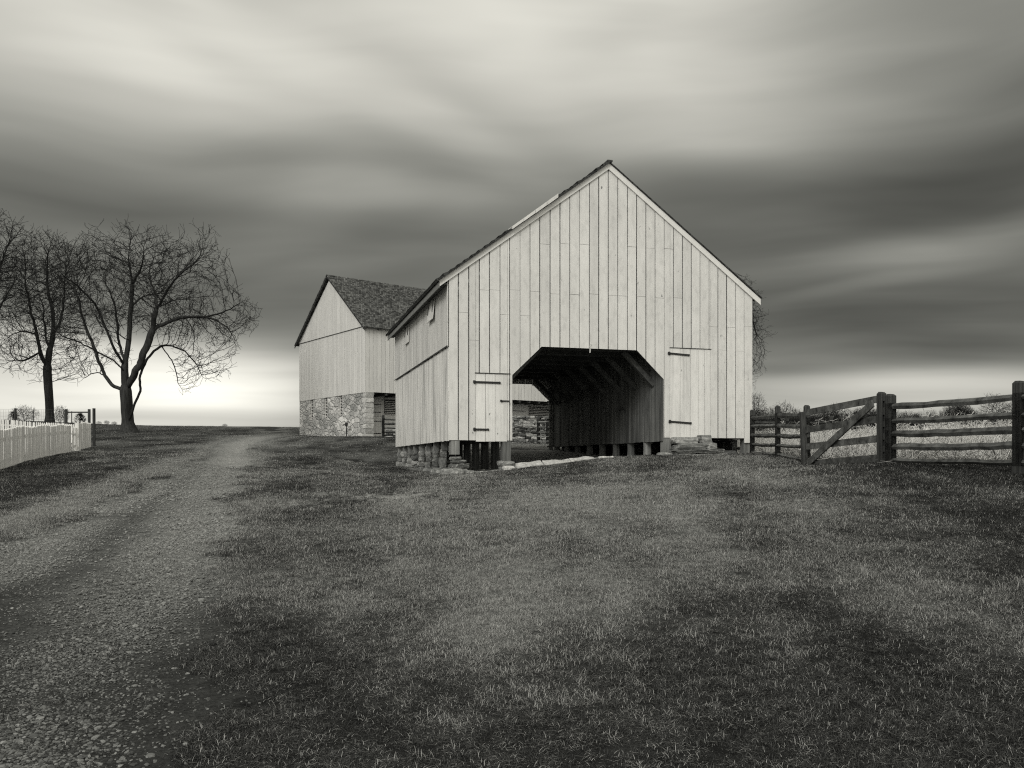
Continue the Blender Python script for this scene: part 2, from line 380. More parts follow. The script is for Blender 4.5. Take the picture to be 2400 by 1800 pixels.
def rubble(name):
    """whitewashed, worn fieldstone masonry of the far barn's lower storey"""
    m, nt, b = mat(name); n = N(nt)
    t = n('ShaderNodeTexCoord'); sx = n('ShaderNodeSeparateXYZ'); n.link(t.outputs['Object'], sx.inputs[0])
    cb = n('ShaderNodeCombineXYZ'); n.link(n.m('ADD', sx.outputs[0], sx.outputs[1]), cb.inputs[0]); n.link(sx.outputs[2], cb.inputs[1])
    mp = n('ShaderNodeMapping'); n.link(cb.outputs[0], mp.inputs[0]); mp.inputs['Scale'].default_value = (1.9, 3.7, 1)
    ws = n('ShaderNodeTexNoise'); n.link(cb.outputs[0], ws.inputs['Vector']); ws.inputs['Scale'].default_value = 2.0
    ad = n('ShaderNodeVectorMath', operation='MULTIPLY_ADD'); n.link(ws.outputs['Color'], ad.inputs[0]); ad.inputs[1].default_value = (.8, .9, 0); n.link(mp.outputs[0], ad.inputs[2])
    vo = n('ShaderNodeTexVoronoi', feature='F1', distance='CHEBYCHEV'); n.link(ad.outputs[0], vo.inputs['Vector']); vo.inputs['Scale'].default_value = 1.0
    v2 = n('ShaderNodeTexVoronoi', feature='DISTANCE_TO_EDGE'); n.link(ad.outputs[0], v2.inputs['Vector']); v2.inputs['Scale'].default_value = 1.0
    cs = n('ShaderNodeSeparateColor'); n.link(vo.outputs['Color'], cs.inputs[0])
    fine = n.noise((1, 1, 1), 7, 5, .7); big = n.noise((1, 1, 1.3), .45, 3, .6)
    v = n.rng(cs.outputs[0], 0, 1, .34, .66); v = n.m('MULTIPLY', v, n.rng(fine, .3, .7, .72, 1.25))
    joint = n.rng(v2.outputs['Distance'], .0, .07, 1, 0); jn = n.mix(n.rng(fine, .4, .6, 0, 1), .22, .50)
    v = n.mix(n.m('MULTIPLY', joint, .65), v, jn)
    v = n.m('MULTIPLY', v, n.rng(big, .35, .65, .62, 1.12))
    n.grey(v, b); b.inputs['Roughness'].default_value = .9
    n.bump(n.m('ADD', n.rng(v2.outputs['Distance'], 0, .12, 0, 1), n.m('MULTIPLY', fine, .5)), b, .9, .06)
    return m
M['rubble'] = rubble('rubble_masonry')

def grassmat(name, g0, g1, s0, s1, tip=1.4):
    m, nt, b = mat(name); n = N(nt)
    t = n.attr('tone', 'INSTANCER'); bl = n.attr('tone'); oi = n('ShaderNodeObjectInfo')
    green = n.rng(bl, 0, 1, g0, g1); straw = n.rng(bl, 0, 1, s0, s1)
    thr = n.rng(t, .06, .82, .94, .06); pick = n.rng(n.m('SUBTRACT', bl, thr), -.02, .06, 0, 1)
    v = n.mix(pick, green, straw)
    n.grey(v, b); b.inputs['Roughness'].default_value = .55; b.inputs['Specular IOR Level'].default_value = .3
    return m
M['grass'] = grassmat('lawn_blades', .006, .060, .15, .42)
M['drygrass'] = grassmat('field_straw', .04, .22, .28, .60)
M['gravel'] = None
def gravelmat():
    m, nt, b = mat('gravel_stone'); n = N(nt)
    t = n.attr('tone', 'INSTANCER'); f = n.noise((1, 1, 1), 60, 3)
    v = n.m('MULTIPLY', n.rng(t, 0, 1, .035, .26), n.rng(f, .3, .7, .75, 1.2)); n.grey(v, b); b.inputs['Roughness'].default_value = .85
    return m
M['gravel'] = gravelmat()

# ------------------------------------------------------------------ ground masks (world positions)
def pseg(px, py, poly, closed=False):
    """distance from points to a polyline"""
    best = np.full(len(px), 1e9); n = len(poly)
    for i in range(n if closed else n - 1):
        ax, ay = poly[i]; bx, by = poly[(i + 1) % n]; dx, dy = bx - ax, by - ay
        t = np.clip(((px - ax) * dx + (py - ay) * dy) / (dx * dx + dy * dy + 1e-9), 0, 1)
        best = np.minimum(best, np.hypot(px - ax - t * dx, py - ay - t * dy))
    return best
def inpoly(px, py, poly):
    c = np.zeros(len(px), bool); n = len(poly)
    for i in range(n):
        ax, ay = poly[i]; bx, by = poly[(i + 1) % n]
        if ay == by: continue
        c ^= ((ay > py) != (by > py)) & (px < (bx - ax) * (py - ay) / (by - ay) + ax)
    return c
def sstep(v, a, b):
    t = np.clip((v - a) / (b - a), 0, 1); return t * t * (3 - 2 * t)
DL = [G(*a) for a in [(0, 1275), (150, 1215), (300, 1140), (400, 1100), (455, 1072), (490, 1045), (560, 1024), (640, 1012)]]
DR = [G(*a) for a in [(560, 1800), (540, 1600), (530, 1440), (545, 1300), (560, 1200), (585, 1130), (600, 1080), (590, 1050), (620, 1036), (690, 1024)]]
x0, y0 = G(560, 1800)
DRIVE = [(-9.5, -12)] + [(-8.5, 3)] + DL + [(-26, 72), (-24, 90), (-20, 90), (-19, 70)] + DR[::-1] + [(-1.1, 3), (-.4, 0), (1.0, -12)]
TRK_R = [G(*a) for a in [(10, 1790), (60, 1700), (163, 1545), (271, 1442), (370, 1361), (445, 1275), (490, 1204), (520, 1128), (545, 1079), (562, 1050), (570, 1035), (650, 1018)]]
TRK_R = [(TRK_R[0][0] - 1.3, 0)] + TRK_R
TRK_L = [G(*a) for a in [(0, 1350), (108, 1258), (244, 1187), (352, 1133), (440, 1085), (490, 1060), (520, 1038)]]
TRK_L = [(TRK_L[0][0] - 3.2, 3)] + TRK_L
WORN = [G(*a) for a in [(560, 1175), (700, 1168), (820, 1165), (930, 1170)]]
VERGE = [G(*a) for a in [(0, 1235), (120, 1190), (240, 1140), (330, 1108), (420, 1075)]]
TRAIL = [G(*a) for a in [(640, 1046), (720, 1040), (820, 1034), (870, 1032)]]
LIT_PATCHES = [((.9, 41), 5, .5), (G(1080, 1200), 2.6, .26), (G(800, 1280), 1.3, .12), (G(1450, 1145), 2.8, .20), (G(1750, 1210), 2.5, .18), (G(2000, 1300), 1.8, .18), (G(1150, 1380), 1.6, .32), (G(1000, 1480), 1.2, .22),  # brightening painted into the lawn colour: lit centre and passage yard
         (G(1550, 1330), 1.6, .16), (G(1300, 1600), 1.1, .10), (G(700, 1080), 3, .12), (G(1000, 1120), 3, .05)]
SHADED_PATCHES = [((0, 3.4), 1.8, -.24), ((7, 12), 3, -.16), ((9, 17), 3, -.14), ((2.6, 4.3), 1.7, -.22), ((6, 9), 2.6, -.2), ((-2, 5), 1.6, -.14), ((9, 14), 3, -.12), ((-14, 20), 5, -.1), (G(1420, 1310), .9, -.35), (G(1250, 1250), .5, -.12), (G(1700, 1450), 1.4, -.08), (G(1420, 1440), 1.1, -.08), (G(1300, 1120), 2.2, -.22), (G(650, 1500), 1.0, -.25), (G(150, 1130), 5, -.3),  # darker grass patches, with vignette shade painted along the bottom and sides
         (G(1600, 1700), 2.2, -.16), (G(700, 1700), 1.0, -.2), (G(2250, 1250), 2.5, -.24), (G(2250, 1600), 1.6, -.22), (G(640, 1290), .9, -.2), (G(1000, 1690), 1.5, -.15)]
BX, BY = -1.743, 23.77                                   # front left corner of the crib barn
FA = math.atan2(.2723, .9622); Fv = (math.cos(FA), math.sin(FA)); Dv = (-math.sin(FA), math.cos(FA))
def barn_local(x, y): return (x - BX) * Fv[0] + (y - BY) * Fv[1], (x - BX) * Dv[0] + (y - BY) * Dv[1]
FLX, FLY = zip(*[((sx - CX) / FOC * Y, Y) for sx, Y in ((2860, 10.9), (2389, 13.3), (2070, 16.2), (1888, 19.3), (1823, 22.3), (1763, 25.0))])
def masks(x, y):
    x = np.asarray(x, float); y = np.asarray(y, float)
    j = (fbm(x * 1.3, y * 1.3, 21) - .5)
    d = pseg(x, y, DRIVE, True); sd = np.where(inpoly(x, y, DRIVE), d, -d) + j * 1.1
    drive = sstep(sd, -.15, .45)
    gr = np.maximum(np.exp(-(pseg(x, y, TRK_R) / .50) ** 2), .60 * np.exp(-(pseg(x, y, TRK_L) / .6) ** 2))
    gr = np.clip(gr * (0.72 + j * 2.6) + sstep(y, 11, 19) * .35, 0, 1) * drive
    worn = np.exp(-(pseg(x, y, WORN) / (1.1)) ** 2) * np.clip(.8 + j * 1.8, 0, 1)
    dR = pseg(x, y, TRK_R); dL = pseg(x, y, TRK_L); pk = sstep(y, 5, 11) * (1 - .5 * sstep(y, 45, 70))
    worn = np.maximum(worn, pk * drive * np.maximum(np.exp(-(dR / (.62 + .012 * y)) ** 2), .72 * np.exp(-(dL / (.5 + .01 * y)) ** 2)) * np.clip(.95 + j * 1.2, 0, 1))
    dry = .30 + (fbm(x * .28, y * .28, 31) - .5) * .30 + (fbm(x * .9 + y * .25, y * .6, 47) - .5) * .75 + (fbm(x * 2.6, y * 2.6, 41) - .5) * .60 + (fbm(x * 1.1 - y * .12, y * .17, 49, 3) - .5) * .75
    for (p, r, a) in LIT_PATCHES + SHADED_PATCHES: dry = dry + a * (1.35 if a > 0 else 1) * np.exp(-((x - p[0]) ** 2 + ((y - p[1]) / 1.4) ** 2) / r ** 2)  # painted lawn light and vignette shade are summed into the dryness value
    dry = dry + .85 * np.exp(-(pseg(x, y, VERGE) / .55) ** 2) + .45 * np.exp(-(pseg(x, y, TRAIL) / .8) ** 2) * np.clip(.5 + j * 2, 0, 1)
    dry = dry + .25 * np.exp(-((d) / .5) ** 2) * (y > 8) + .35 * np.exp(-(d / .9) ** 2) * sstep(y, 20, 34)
    field = (x > np.interp(y, FLY, FLX)) & (y > 9) & (y < 46)
    ab, sb_ = barn_local(x, y); field &= ~((ab < 9.8) & (sb_ < 14)); field &= ~((ab < 9.8) & (y > 20))
    a, s = barn_local(x, y)
    floor = ((a > -.3) & (a < 9.3) & (s > -.2) & (s < 10.2))
    floor_m = np.where(floor, 1.0, 0.0)
    return drive, gr, worn, np.clip(dry, 0, 1), field.astype(float), floor_m

# ------------------------------------------------------------------ ground mesh
def axis(spans):
    out = []
    for a, b, st in spans: out += list(np.arange(a, b, st))
    return np.array(out + [spans[-1][1]])
ax_ = axis([(-400, -80, 20), (-80, -30, 2.5), (-30, -14, .6), (-14, 10, .16), (10, 30, .6), (30, 80, 2.5), (80, 400, 20)])
ay_ = axis([(-300, -20, 20), (-20, 0, 2), (0, 28, .16), (28, 56, .45), (56, 110, 1.5), (110, 200, 6), (200, 500, 20)])
gx, gy = np.meshgrid(ax_, ay_); gxf, gyf = gx.ravel(), gy.ravel()
gzf = gz(gxf, gyf)
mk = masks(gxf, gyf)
# shallow ruts of the two wheel tracks
gzf -= .035 * mk[0] * np.exp(-(pseg(gxf, gyf, TRK_L) / .28) ** 2) + .025 * mk[0] * np.exp(-(pseg(gxf, gyf, TRK_R) / .5) ** 2)
gzf -= .03 * mk[2]
nx, ny = len(ax_), len(ay_)
ii, jj = np.meshgrid(np.arange(nx - 1), np.arange(ny - 1)); b0 = (jj * nx + ii).ravel()
quads = np.stack([b0, b0 + 1, b0 + nx + 1, b0 + nx], 1)
def groundmat():
    m, nt, b = mat('ground_soil_turf'); n = N(nt)
    dr, gr, wo_, dry, fld, flo = [n.attr(k) for k in ('drive', 'gravel', 'worn', 'dry', 'field', 'floor')]
    f1 = n.noise((1, 1, 1), 38, 4, .7); f2 = n.noise((1, 1, 1), 7, 4, .6); f3 = n.noise((1, 1, 1), 1.3, 3)
    f4 = n.noise((1, 1, 1), 130, 2, .6)
    turf = n.rng(dry, 0, 1, .010, .15); turf = n.m('MULTIPLY', turf, n.rng(f2, .3, .7, .6, 1.45)); turf = n.m('MULTIPLY', turf, n.rng(f1, .3, .7, .5, 1.6))  # turf colour follows real dryness plus the painted lawn light and shade
    vo = n('ShaderNodeTexVoronoi', feature='F1'); n.link(n.coord((1, 1, 1)), vo.inputs['Vector']); vo.inputs['Scale'].default_value = 75
    vs = n('ShaderNodeSeparateColor'); n.link(vo.outputs['Color'], vs.inputs[0])
    dirt = n.m('MULTIPLY', n.rng(f1, .3, .7, .012, .048), n.rng(f2, .3, .7, .65, 1.35))
    grv = n.m('MULTIPLY', n.rng(vs.outputs[0], .2, 1, .03, .17), n.rng(vo.outputs['Distance'], .25, .75, 1.1, .35))
    k = n.m('MINIMUM', n.m('MULTIPLY', gr, n.rng(f2, .3, .7, .6, 1.3)), 1.0)
    drv = n.mix(k, dirt, grv)
    e = n.rng(n.m('ADD', dr, n.m('MULTIPLY', n.m('SUBTRACT', f2, .5), .9)), .35, .65, 0, 1)
    v = n.mix(e, turf, drv)
    v = n.mix(n.m('MULTIPLY', wo_, n.rng(f2, .28, .55, .55, 1)), v, n.m('MULTIPLY', n.rng(f1, .35, .65, .16, .48), n.rng(vs.outputs[0], 0, 1, .6, 1.35)))
    v = n.mix(fld, v, n.rng(f1, .3, .7, .08, .26))
    v = n.mix(n.m('MULTIPLY', flo, .9), v, n.m('MULTIPLY', n.rng(f1, .3, .7, .20, .36), n.rng(f3, .3, .7, .7, 1.2)))
    n.grey(v, b); b.inputs['Roughness'].default_value = .95; b.inputs['Specular IOR Level'].default_value = .1
    h = n.m('ADD', n.m('MULTIPLY', f1, .6), n.m('MULTIPLY', f4, .25)); h = n.m('SUBTRACT', h, n.m('MULTIPLY', n.m('MULTIPLY', vo.outputs['Distance'], gr), .8))
    n.bump(h, b, .8, .03)
    return m
M['ground'] = groundmat()
fc = quads; cxm = gxf[quads].mean(1); cym = gyf[quads].mean(1); isd = mk[0][quads].mean(1) > .5
isd &= (cym > -12)
a_, s_ = barn_local(cxm, cym); isf = (a_ > 1.9) & (a_ < 6.5) & (s_ > .4) & (s_ < 10)
def sub_ground(name, sel):
    q = quads[sel]; used, inv = np.unique(q, return_inverse=True); q = inv.reshape(-1, 4)
    me = bpy.data.meshes.new(name); me.vertices.add(len(used)); me.vertices.foreach_set('co', np.stack([gxf[used], gyf[used], gzf[used]], 1).ravel())
    me.loops.add(len(q) * 4); me.loops.foreach_set('vertex_index', q.ravel().astype(np.int32))
    me.polygons.add(len(q)); me.polygons.foreach_set('loop_start', np.arange(0, len(q) * 4, 4, dtype=np.int32))
    me.update(calc_edges=True); me.polygons.foreach_set('use_smooth', [True] * len(q))
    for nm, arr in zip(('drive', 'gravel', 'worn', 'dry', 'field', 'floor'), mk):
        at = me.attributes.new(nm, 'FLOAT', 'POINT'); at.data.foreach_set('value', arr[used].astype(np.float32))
    me.materials.append(M['ground']); o = bpy.data.objects.new(name, me); COL.objects.link(o)
    return o
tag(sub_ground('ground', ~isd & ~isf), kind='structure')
tag(sub_ground('gravel_drive', isd), kind='structure')
tag(sub_ground('earth_floor', isf & ~isd), kind='structure')

# ------------------------------------------------------------------ crib barn
ZB = -.20
barn = empty('crib_barn', (BX, BY, EYE + ZB), FA, label='white plank crib barn raised on posts with a wagon passage through its gable', cat='barn')
OFF = (0, 0, -ZB)
def gsrc(sx):                                           # facade position for a picture column
    k = (sx - CX) / FOC; return (k * BY - BX) / (Fv[0] - k * Fv[1])
def c1(x, y=None):
    """column / height on the facade from a measured detail picture"""
    sx = 900 + x * .48232; g = gsrc(sx)
    if y is None: return g
    sy = 350 + y * .48232; return g, (HY - sy) / FOC * (BY + g * Fv[1])
W, L = 9.5, 10.4
def ztop(g): return 4.98 + min(g + .25, 9.75 - g) * .742 - .08
OPL, OPR, OTL, OTR, OZ, OC = 1.811, 6.524, 2.69, 5.65, 3.30, 2.46
def opening_z(g):
    if g <= OPL or g >= OPR: return None
    if g < OTL: return OC + (g - OPL) / (OTL - OPL) * (OZ - OC)
    if g > OTR: return OC + (OPR - g) / (OPR - OTR) * (OZ - OC)
    return OZ
def board(mb, g0, g1, zb0, zb1, zt0, zt1, y0, y1, tone=None):
    tone = R.random() if tone is None else tone
    mb.hexa([(g0, y0, zb0), (g1, y0, zb1), (g1, y1, zb1), (g0, y1, zb0), (g0, y0, zt0), (g1, y0, zt1), (g1, y1, zt1), (g0, y1, zt0)], tone)
seams = [318, 360, 411, 462, 512, 562, 610, 660, 708, 756, 806, 854, 902, 948, 996, 1042, 1088, 1135, 1181, 1226, 1271, 1316, 1360, 1404, 1448, 1491, 1534, 1577, 1621, 1663, 1706, 1748, 1786]
joints = {360: [792], 411: [927], 462: [683], 512: [683], 562: [803], 610: [683], 660: [808], 708: [690], 756: [460], 806: [702], 854: [458], 902: [705], 948: [462], 996: [703],
          1088: [710], 1135: [712], 1181: [473], 1226: [715], 1271: [480], 1316: [722], 1360: [483], 1404: [722], 1577: [862], 1621: [975], 1663: [865], 1706: [980], 1748: [860]}
def gable_wall(name, y0, y1, seam_g, jts, doors, parent, material, thick=.024):
    mb = MB(OFF)
    for i in range(len(seam_g) - 1):
        a, b = seam_g[i], seam_g[i + 1]
        gap = .006 + .008 * (R.random() < .25); a += gap / 2; b -= gap / 2
        off = R.uniform(-.004, .006); tn = R.random()
        parts = [(a, b)]
        for brk in (OPL, OTL, OTR, OPR, 4.75):
            parts = [q for (u, v) in parts for q in ([(u, brk), (brk, v)] if u + .004 < brk < v - .004 else [(u, v)])]
        for (u, v) in parts:
            mid = (u + v) / 2; oz = opening_z(mid)
            if oz is not None:
                zb = [opening_z(min(max(u, OPL + 1e-4), OPR - 1e-4)), opening_z(min(max(v, OPL + 1e-4), OPR - 1e-4))]
            else:
                base = .60 if mid < OPL else .72
                if i == len(seam_g) - 2: base = .60
                zb = [base, base]
                for (d0, d1, dz0, dz1) in doors:
                    if d0 < mid < d1: zb = [dz1, dz1]
            zt = [ztop(u), ztop(v)]
            cuts = [z for z in jts.get(i, []) if max(zb) + .2 < z < min(zt) - .15]
            lo = zb; t2 = tn
            for z in cuts:
                board(mb, u, v, lo[0], lo[1], z - .002, z - .002, y0 + off, y1 + off, t2)
                lo = [z + .003, z + .003]; off = R.uniform(-.004, .006); t2 = R.random()
            board(mb, u, v, lo[0], lo[1], zt[0], zt[1], y0 + off, y1 + off, t2)
    return mb
sg = [c1(x) for x in seams]; sg[0] = -.03; sg[-1] = W + .02
# split board edges so that the doors fall on seams
dl0, dl1 = c1(445), c1(598); dr0, dr1 = c1(1388), c1(1583)
ztl = c1(445, 1087)[1]; ztr = c1(1480, 968)[1]
extra = sorted([dl0, dl1, dr0, dr1, OPL, OPR])
jt = {}
for k, x in enumerate(seams[:-1]):
    jt[k] = [c1(x, y)[1] for y in joints.get(x, [])]
mb = MB(OFF)
for i in range(len(sg) - 1):
    a, b = sg[i], sg[i + 1]; gap = .016 + .014 * (R.random() < .5)
    off = R.uniform(-.004, .006); tn = R.random()
    brks = [a] + [q for q in sorted(extra + [OTL, OTR, 4.75]) if a + .01 < q < b - .01] + [b]
    for u, v in zip(brks[:-1], brks[1:]):
        u2 = u + (gap / 2 if u == a else (.004 if u in (dl0, dl1, dr0, dr1) else 0)); v2 = v - (gap / 2 if v == b else (.004 if v in (dl0, dl1, dr0, dr1) else 0))
        mid = (u + v) / 2; oz = opening_z(mid)
        if oz is not None: zb = [opening_z(min(max(u2, OPL + 1e-4), OPR - 1e-4)), opening_z(min(max(v2, OPL + 1e-4), OPR - 1e-4))]
        elif dl0 < mid < dl1: zb = [ztl, ztl]
        elif dr0 < mid < dr1: zb = [ztr, ztr]
        else:
            base = .60 if mid < OPL else .72
            if i == len(sg) - 2: base = .58
            zb = [base, base]
        zt = [ztop(u2), ztop(v2)]; lo = zb; t2 = tn; o2 = off
        for z in [z for z in jt[i] if max(zb) + .1 < z < min(zt) - .15]:
            board(mb, u2, v2, lo[0], lo[1], z - .003, z - .003, -.028 + o2, -.003 + o2, t2); lo = [z + .004, z + .004]; t2 = min(1, max(0, tn + R.uniform(-.25, .25))); o2 = R.uniform(-.004, .006)
        board(mb, u2, v2, lo[0], lo[1], zt[0], zt[1], -.028 + o2, -.003 + o2, t2)
mb.build('front_wall', M['paint'], barn)
# back gable wall
mb = MB(OFF); gs = list(np.arange(0, W + .01, .2969))
for a, b in zip(gs[:-1], gs[1:]):
    brks = [a] + [q for q in (OPL, OTL, OTR, OPR, 4.75) if a + .01 < q < b - .01] + [b]
    for u, v in zip(brks[:-1], brks[1:]):
        oz = opening_z((u + v) / 2); zb = [.62, .62] if oz is None else [opening_z(min(max(u, OPL + 1e-4), OPR - 1e-4)) - .1, opening_z(min(max(v, OPL + 1e-4), OPR - 1e-4)) - .1]
        if oz is not None and 5.9 < a < 6.2: zb = [z + .0 for z in zb]
        board(mb, u + .004, v - .004, zb[0], zb[1], ztop(u), ztop(v), L + .003, L + .028)
mb.build('back_wall', M['paint'], barn)
# side walls
def sidewall(name, x0, x1, z0, z1, material, rag=0, up=True, w=.235):
    mb = MB(OFF); s = 0.0
    while s < L - .01:
        e = min(s + w * R.uniform(.8, 1.2), L); e = L if L - e < .08 else e
        o = R.uniform(-.005, .005); r0 = R.uniform(0, rag)
        mb.box(x0 + o, x1 + o, s + .003, e - .003, z0 - r0, z1, R.random()); s = e
    return mb.build(name, material, barn)
sidewall('side_wall', -.058, -.034, 3.23, 5.02, M['sidepaint'], .03)
sidewall('side_wall', -.030, -.006, .59, 3.19, M['sidelow'], .015, w=.2)
sidewall('side_wall', W, W + .024, .72, 5.02, M['paint'])
mb = MB(OFF); mb.box(-.078, -.059, -.03, L + .02, 3.205, 3.235, .3)
mb.build('drip_edge', M['beam'], barn)
# frame: sills, plates
mb = MB(OFF)
for (a, b) in ((.02, .22), (1.6, 1.80), (6.55, 6.75), (9.27, 9.47)):
    zb = .60 if b < 3 else .70
    mb.box(a, b, .02, L - .02, zb + .0, zb + .18, .4)
for s in (.02, L - .2):
    mb.box(.225, 1.595, s, s + .18, .60, .78, .4); mb.box(6.755, 9.265, s, s + .18, .70, .88, .4)
mb.box(.0, .18, .03, L - .03, 4.8, 4.98, .4); mb.box(W - .2, W - .02, .03, L - .03, 4.8, 4.98, .4)
mb.build('sill_beams', M['beam'], barn)
mb = MB(OFF); mb.box(.03, 1.78, .24, L - .24, .79, .83, .4); mb.box(6.57, 9.46, .24, L - .24, .89, .93, .4)
mb.build('crib_floor', M['beam'], barn)
# passage lining
def passwall(x0, x1, z0):
    mb = MB(OFF); s = .03
    while s < L - .05:
        e = min(s + R.uniform(.13, .22), L - .01); o = R.uniform(-.012, .012)
        mb.box(x0 + o, x1 + o, s + .004, e - .004, z0 + R.uniform(-.01, .01), 3.5, R.random()); s = e
    return mb.build('passage_wall', M['darkwood'], barn)
passwall(1.805, 1.83, .62); passwall(6.50, 6.525, .61)
mb = MB(OFF)
for k in range(16): mb.box(1.79, 6.54, .04 + k * .646, .04 + k * .646 + .63, 3.56, 3.60, R.random())
mb.build('passage_ceiling', M['beam'], barn)
for k in range(8):
    s = .55 + k * 1.29; mb = MB(OFF); mb.box(1.84, 6.49, s, s + .17, 3.33, 3.555, R.uniform(.6, 1)); mb.build('ceiling_joist', M['beam'], barn)
    for sgn, gw in ((-1, 6.49), (1, 1.84)):
        mb = MB(OFF); mb.beam((gw, s + .085, 2.35), (gw + sgn * 1.0, s + .085, 3.34), .13, .14, R.uniform(.8, 1)); mb.build('knee_brace', M['beam'], barn)
# cleat ladder / folded back door at the far end of the passage
mb = MB(OFF); mb.box(6.33, 6.48, L - .12, L - .02, .42, 3.05, .9); mb.build('door_post', M['post'], barn)
for k in range(7):
    z = .60 + k * .37; mb = MB(OFF); mb.box(6.22, 6.50, L - .155, L - .122, z, z + .06, R.random()); mb.build('cleat', M['post'], barn)
for c in ((6.38, 6.49, 9.2, 9.3, 2.35, 2.4), (6.38, 6.49, 8.6, 8.95, 2.38, 2.42), (6.45, 6.49, 2.9, 3.3, 1.72, 1.80)):
    mb = MB(OFF); mb.box(*c); mb.build('latch', M['iron'], barn)

# roof
def slab_roof(parent, off, x_r, z_r, x_e, z_e, y0, y1, nrow, m, name='roof', th=.05, lift=.022):
    """one roof slope as overlapping shingle courses, from ridge to eave"""
    vs = []; fs = []; uvs = []; ts = []
    dx, dz = (x_e - x_r) / nrow, (z_e - z_r) / nrow; L_ = math.hypot(dx, dz); nxn, nzn = -dz / L_, dx / L_
    if nzn < 0: nxn, nzn = -nxn, -nzn
    seg = 14
    for r in range(nrow):
        xa, za = x_r + dx * r, z_r + dz * r; xb, zb = xa + dx * 1.04, za + dz * 1.04
        for c in range(seg):
            ya = y0 + (y1 - y0) * c / seg; yb = y0 + (y1 - y0) * (c + 1) / seg
            j = R.uniform(0, .5) * lift; n = len(vs)
            pa = (xa + nxn * .012, za + nzn * .012); pb = (xb + nxn * (lift + j), zb + nzn * (lift + j))
            q = [(pa[0], ya, pa[1]), (pb[0], ya, pb[1]), (pb[0], yb, pb[1]), (pa[0], yb, pa[1]), (xa - nxn * th, ya, za - nzn * th), (xb - nxn * th, ya, zb - nzn * th), (xb - nxn * th, yb, zb - nzn * th), (xa - nxn * th, yb, za - nzn * th)]
            vs += q
            for f in ((0, 1, 2, 3), (1, 5, 6, 2), (4, 7, 6, 5), (0, 4, 5, 1), (3, 2, 6, 7)):
                if f == (0, 4, 5, 1) and c: continue
                if f == (3, 2, 6, 7) and c < seg - 1: continue
                fs.append(tuple(n + k for k in f)); ts.append(R.random())
                for k in f:
                    p = q[k]; uvs.append((p[1], (r * L_ + (L_ if k in (1, 2, 5, 6) else 0)) * .999))
    me = bpy.data.meshes.new(name); o = Vector(off); me.from_pydata([(a + o.x, b + o.y, c + o.z) for a, b, c in vs], [], fs)
    ul = me.uv_layers.new(name='UVMap'); ul.data.foreach_set('uv', np.array(uvs, dtype=np.float32).ravel())
    at = me.attributes.new('tone', 'FLOAT', 'FACE'); at.data.foreach_set('value', np.array(ts, dtype=np.float32))
    me.materials.append(m); ob = bpy.data.objects.new(name, me); COL.objects.link(ob); ob.parent = parent
    return ob
roof = slab_roof(barn, OFF, 4.75, 8.77, -.36, 5.00, -.16, L + .3, 26, M['shingledark'], th=.02, lift=.05)
slab_roof(barn, OFF, 4.75, 8.77, 9.80, 5.055, -.11, L + .3, 34, M['shingledark'], th=.02, lift=.012)
mb = MB(OFF); mb.box(4.67, 4.83, -.15, L + .3, 8.765, 8.815, .3); mb.build('ridge_cap', M['beam'], barn)
def rake(g0, z0, g1, z1, y0, y1, h, m, name, drop=.0):
    mb = MB(OFF); mb.hexa([(g0, y0, z0 - h - drop), (g1, y0, z1 - h - drop), (g1, y1, z1 - h - drop), (g0, y1, z0 - h - drop), (g0, y0, z0 - drop), (g1, y0, z1 - drop), (g1, y1, z1 - drop), (g0, y1, z0 - drop)], .6)
    return mb.build(name, m, barn)
rake(-.30, 5.02, 4.748, 8.745, -.075, -.036, .17, M['trim'], 'rake_board')
rake(4.752, 8.745, 9.775, 5.03, -.075, -.036, .19, M['trim'], 'rake_board')
mb = MB(OFF); mb.box(-.315, -.29, -.075, L + .28, 4.82, 4.99, .5); mb.build('fascia', M['fascia'], barn)
mb = MB(OFF); mb.box(-.285, -.062, -.03, L + .25, 4.93, 4.95, .5); mb.build('soffit', M['darkwood'], barn)
# loose pale flashing on the left rake
def rk(t): return (-.36 + (4.75 + .36) * t, 5.02 + (8.86 - 5.02) * t)
a = c1(615, 400)[0]; b = c1(838, 245)[0]
mb = MB(OFF)
for k in range(4):
    u0 = a + (b - a) * k / 4; u1 = a + (b - a) * (k + 1) / 4; z = lambda g: 4.985 + (g + .36) * (8.77 - 5.00) / 5.11
    mb.hexa([(u0, -.20, z(u0) + .00), (u1 - .01, -.20, z(u1) + .00), (u1 - .01, .25, z(u1) + .07), (u0, .25, z(u0) + .07),
             (u0, -.20, z(u0) + .085 + .01 * k), (u1 - .01, -.20, z(u1) + .085 + .01 * k), (u1 - .01, .25, z(u1) + .12), (u0, .25, z(u0) + .12)], R.random())
mb.build('roof_flashing', M['farpaint'], barn)

# doors
def strap(mb, g0, z0, g1, z1, y=-.045, h=.05):
    mb.beam((g0, y, z0), (g1, y, z1), .014, h, .6)
def crib_door(sm, z0, z1, parent):
    mb = MB(OFF)
    for a, b in zip(sm[:-1], sm[1:]):
        o = R.uniform(-.003, .004); mb.box(a + .005, b - .005, -.026 + o, -.002 + o, z0 + R.uniform(-.012, .012), z1 - .012, R.random())
    return mb.build('door', M['door'], parent)
d1 = crib_door([c1(x) for x in (445, 492, 539, 598)], .575, ztl, barn)
for (x0, y0, x1, y1) in ((438, 1131, 560, 1135), (438, 1361, 504, 1362)):
    a = c1(x0, y0); b = c1(x1, y1); mb = MB(OFF); strap(mb, a[0], a[1], b[0], b[1], h=.055); mb.stone((a[0], -.05, a[1]), (.07, .05, .09), .6); mb.stone((b[0], -.05, b[1]), (.05, .03, .06), .6); mb.build('hinge', M['iron'], d1)
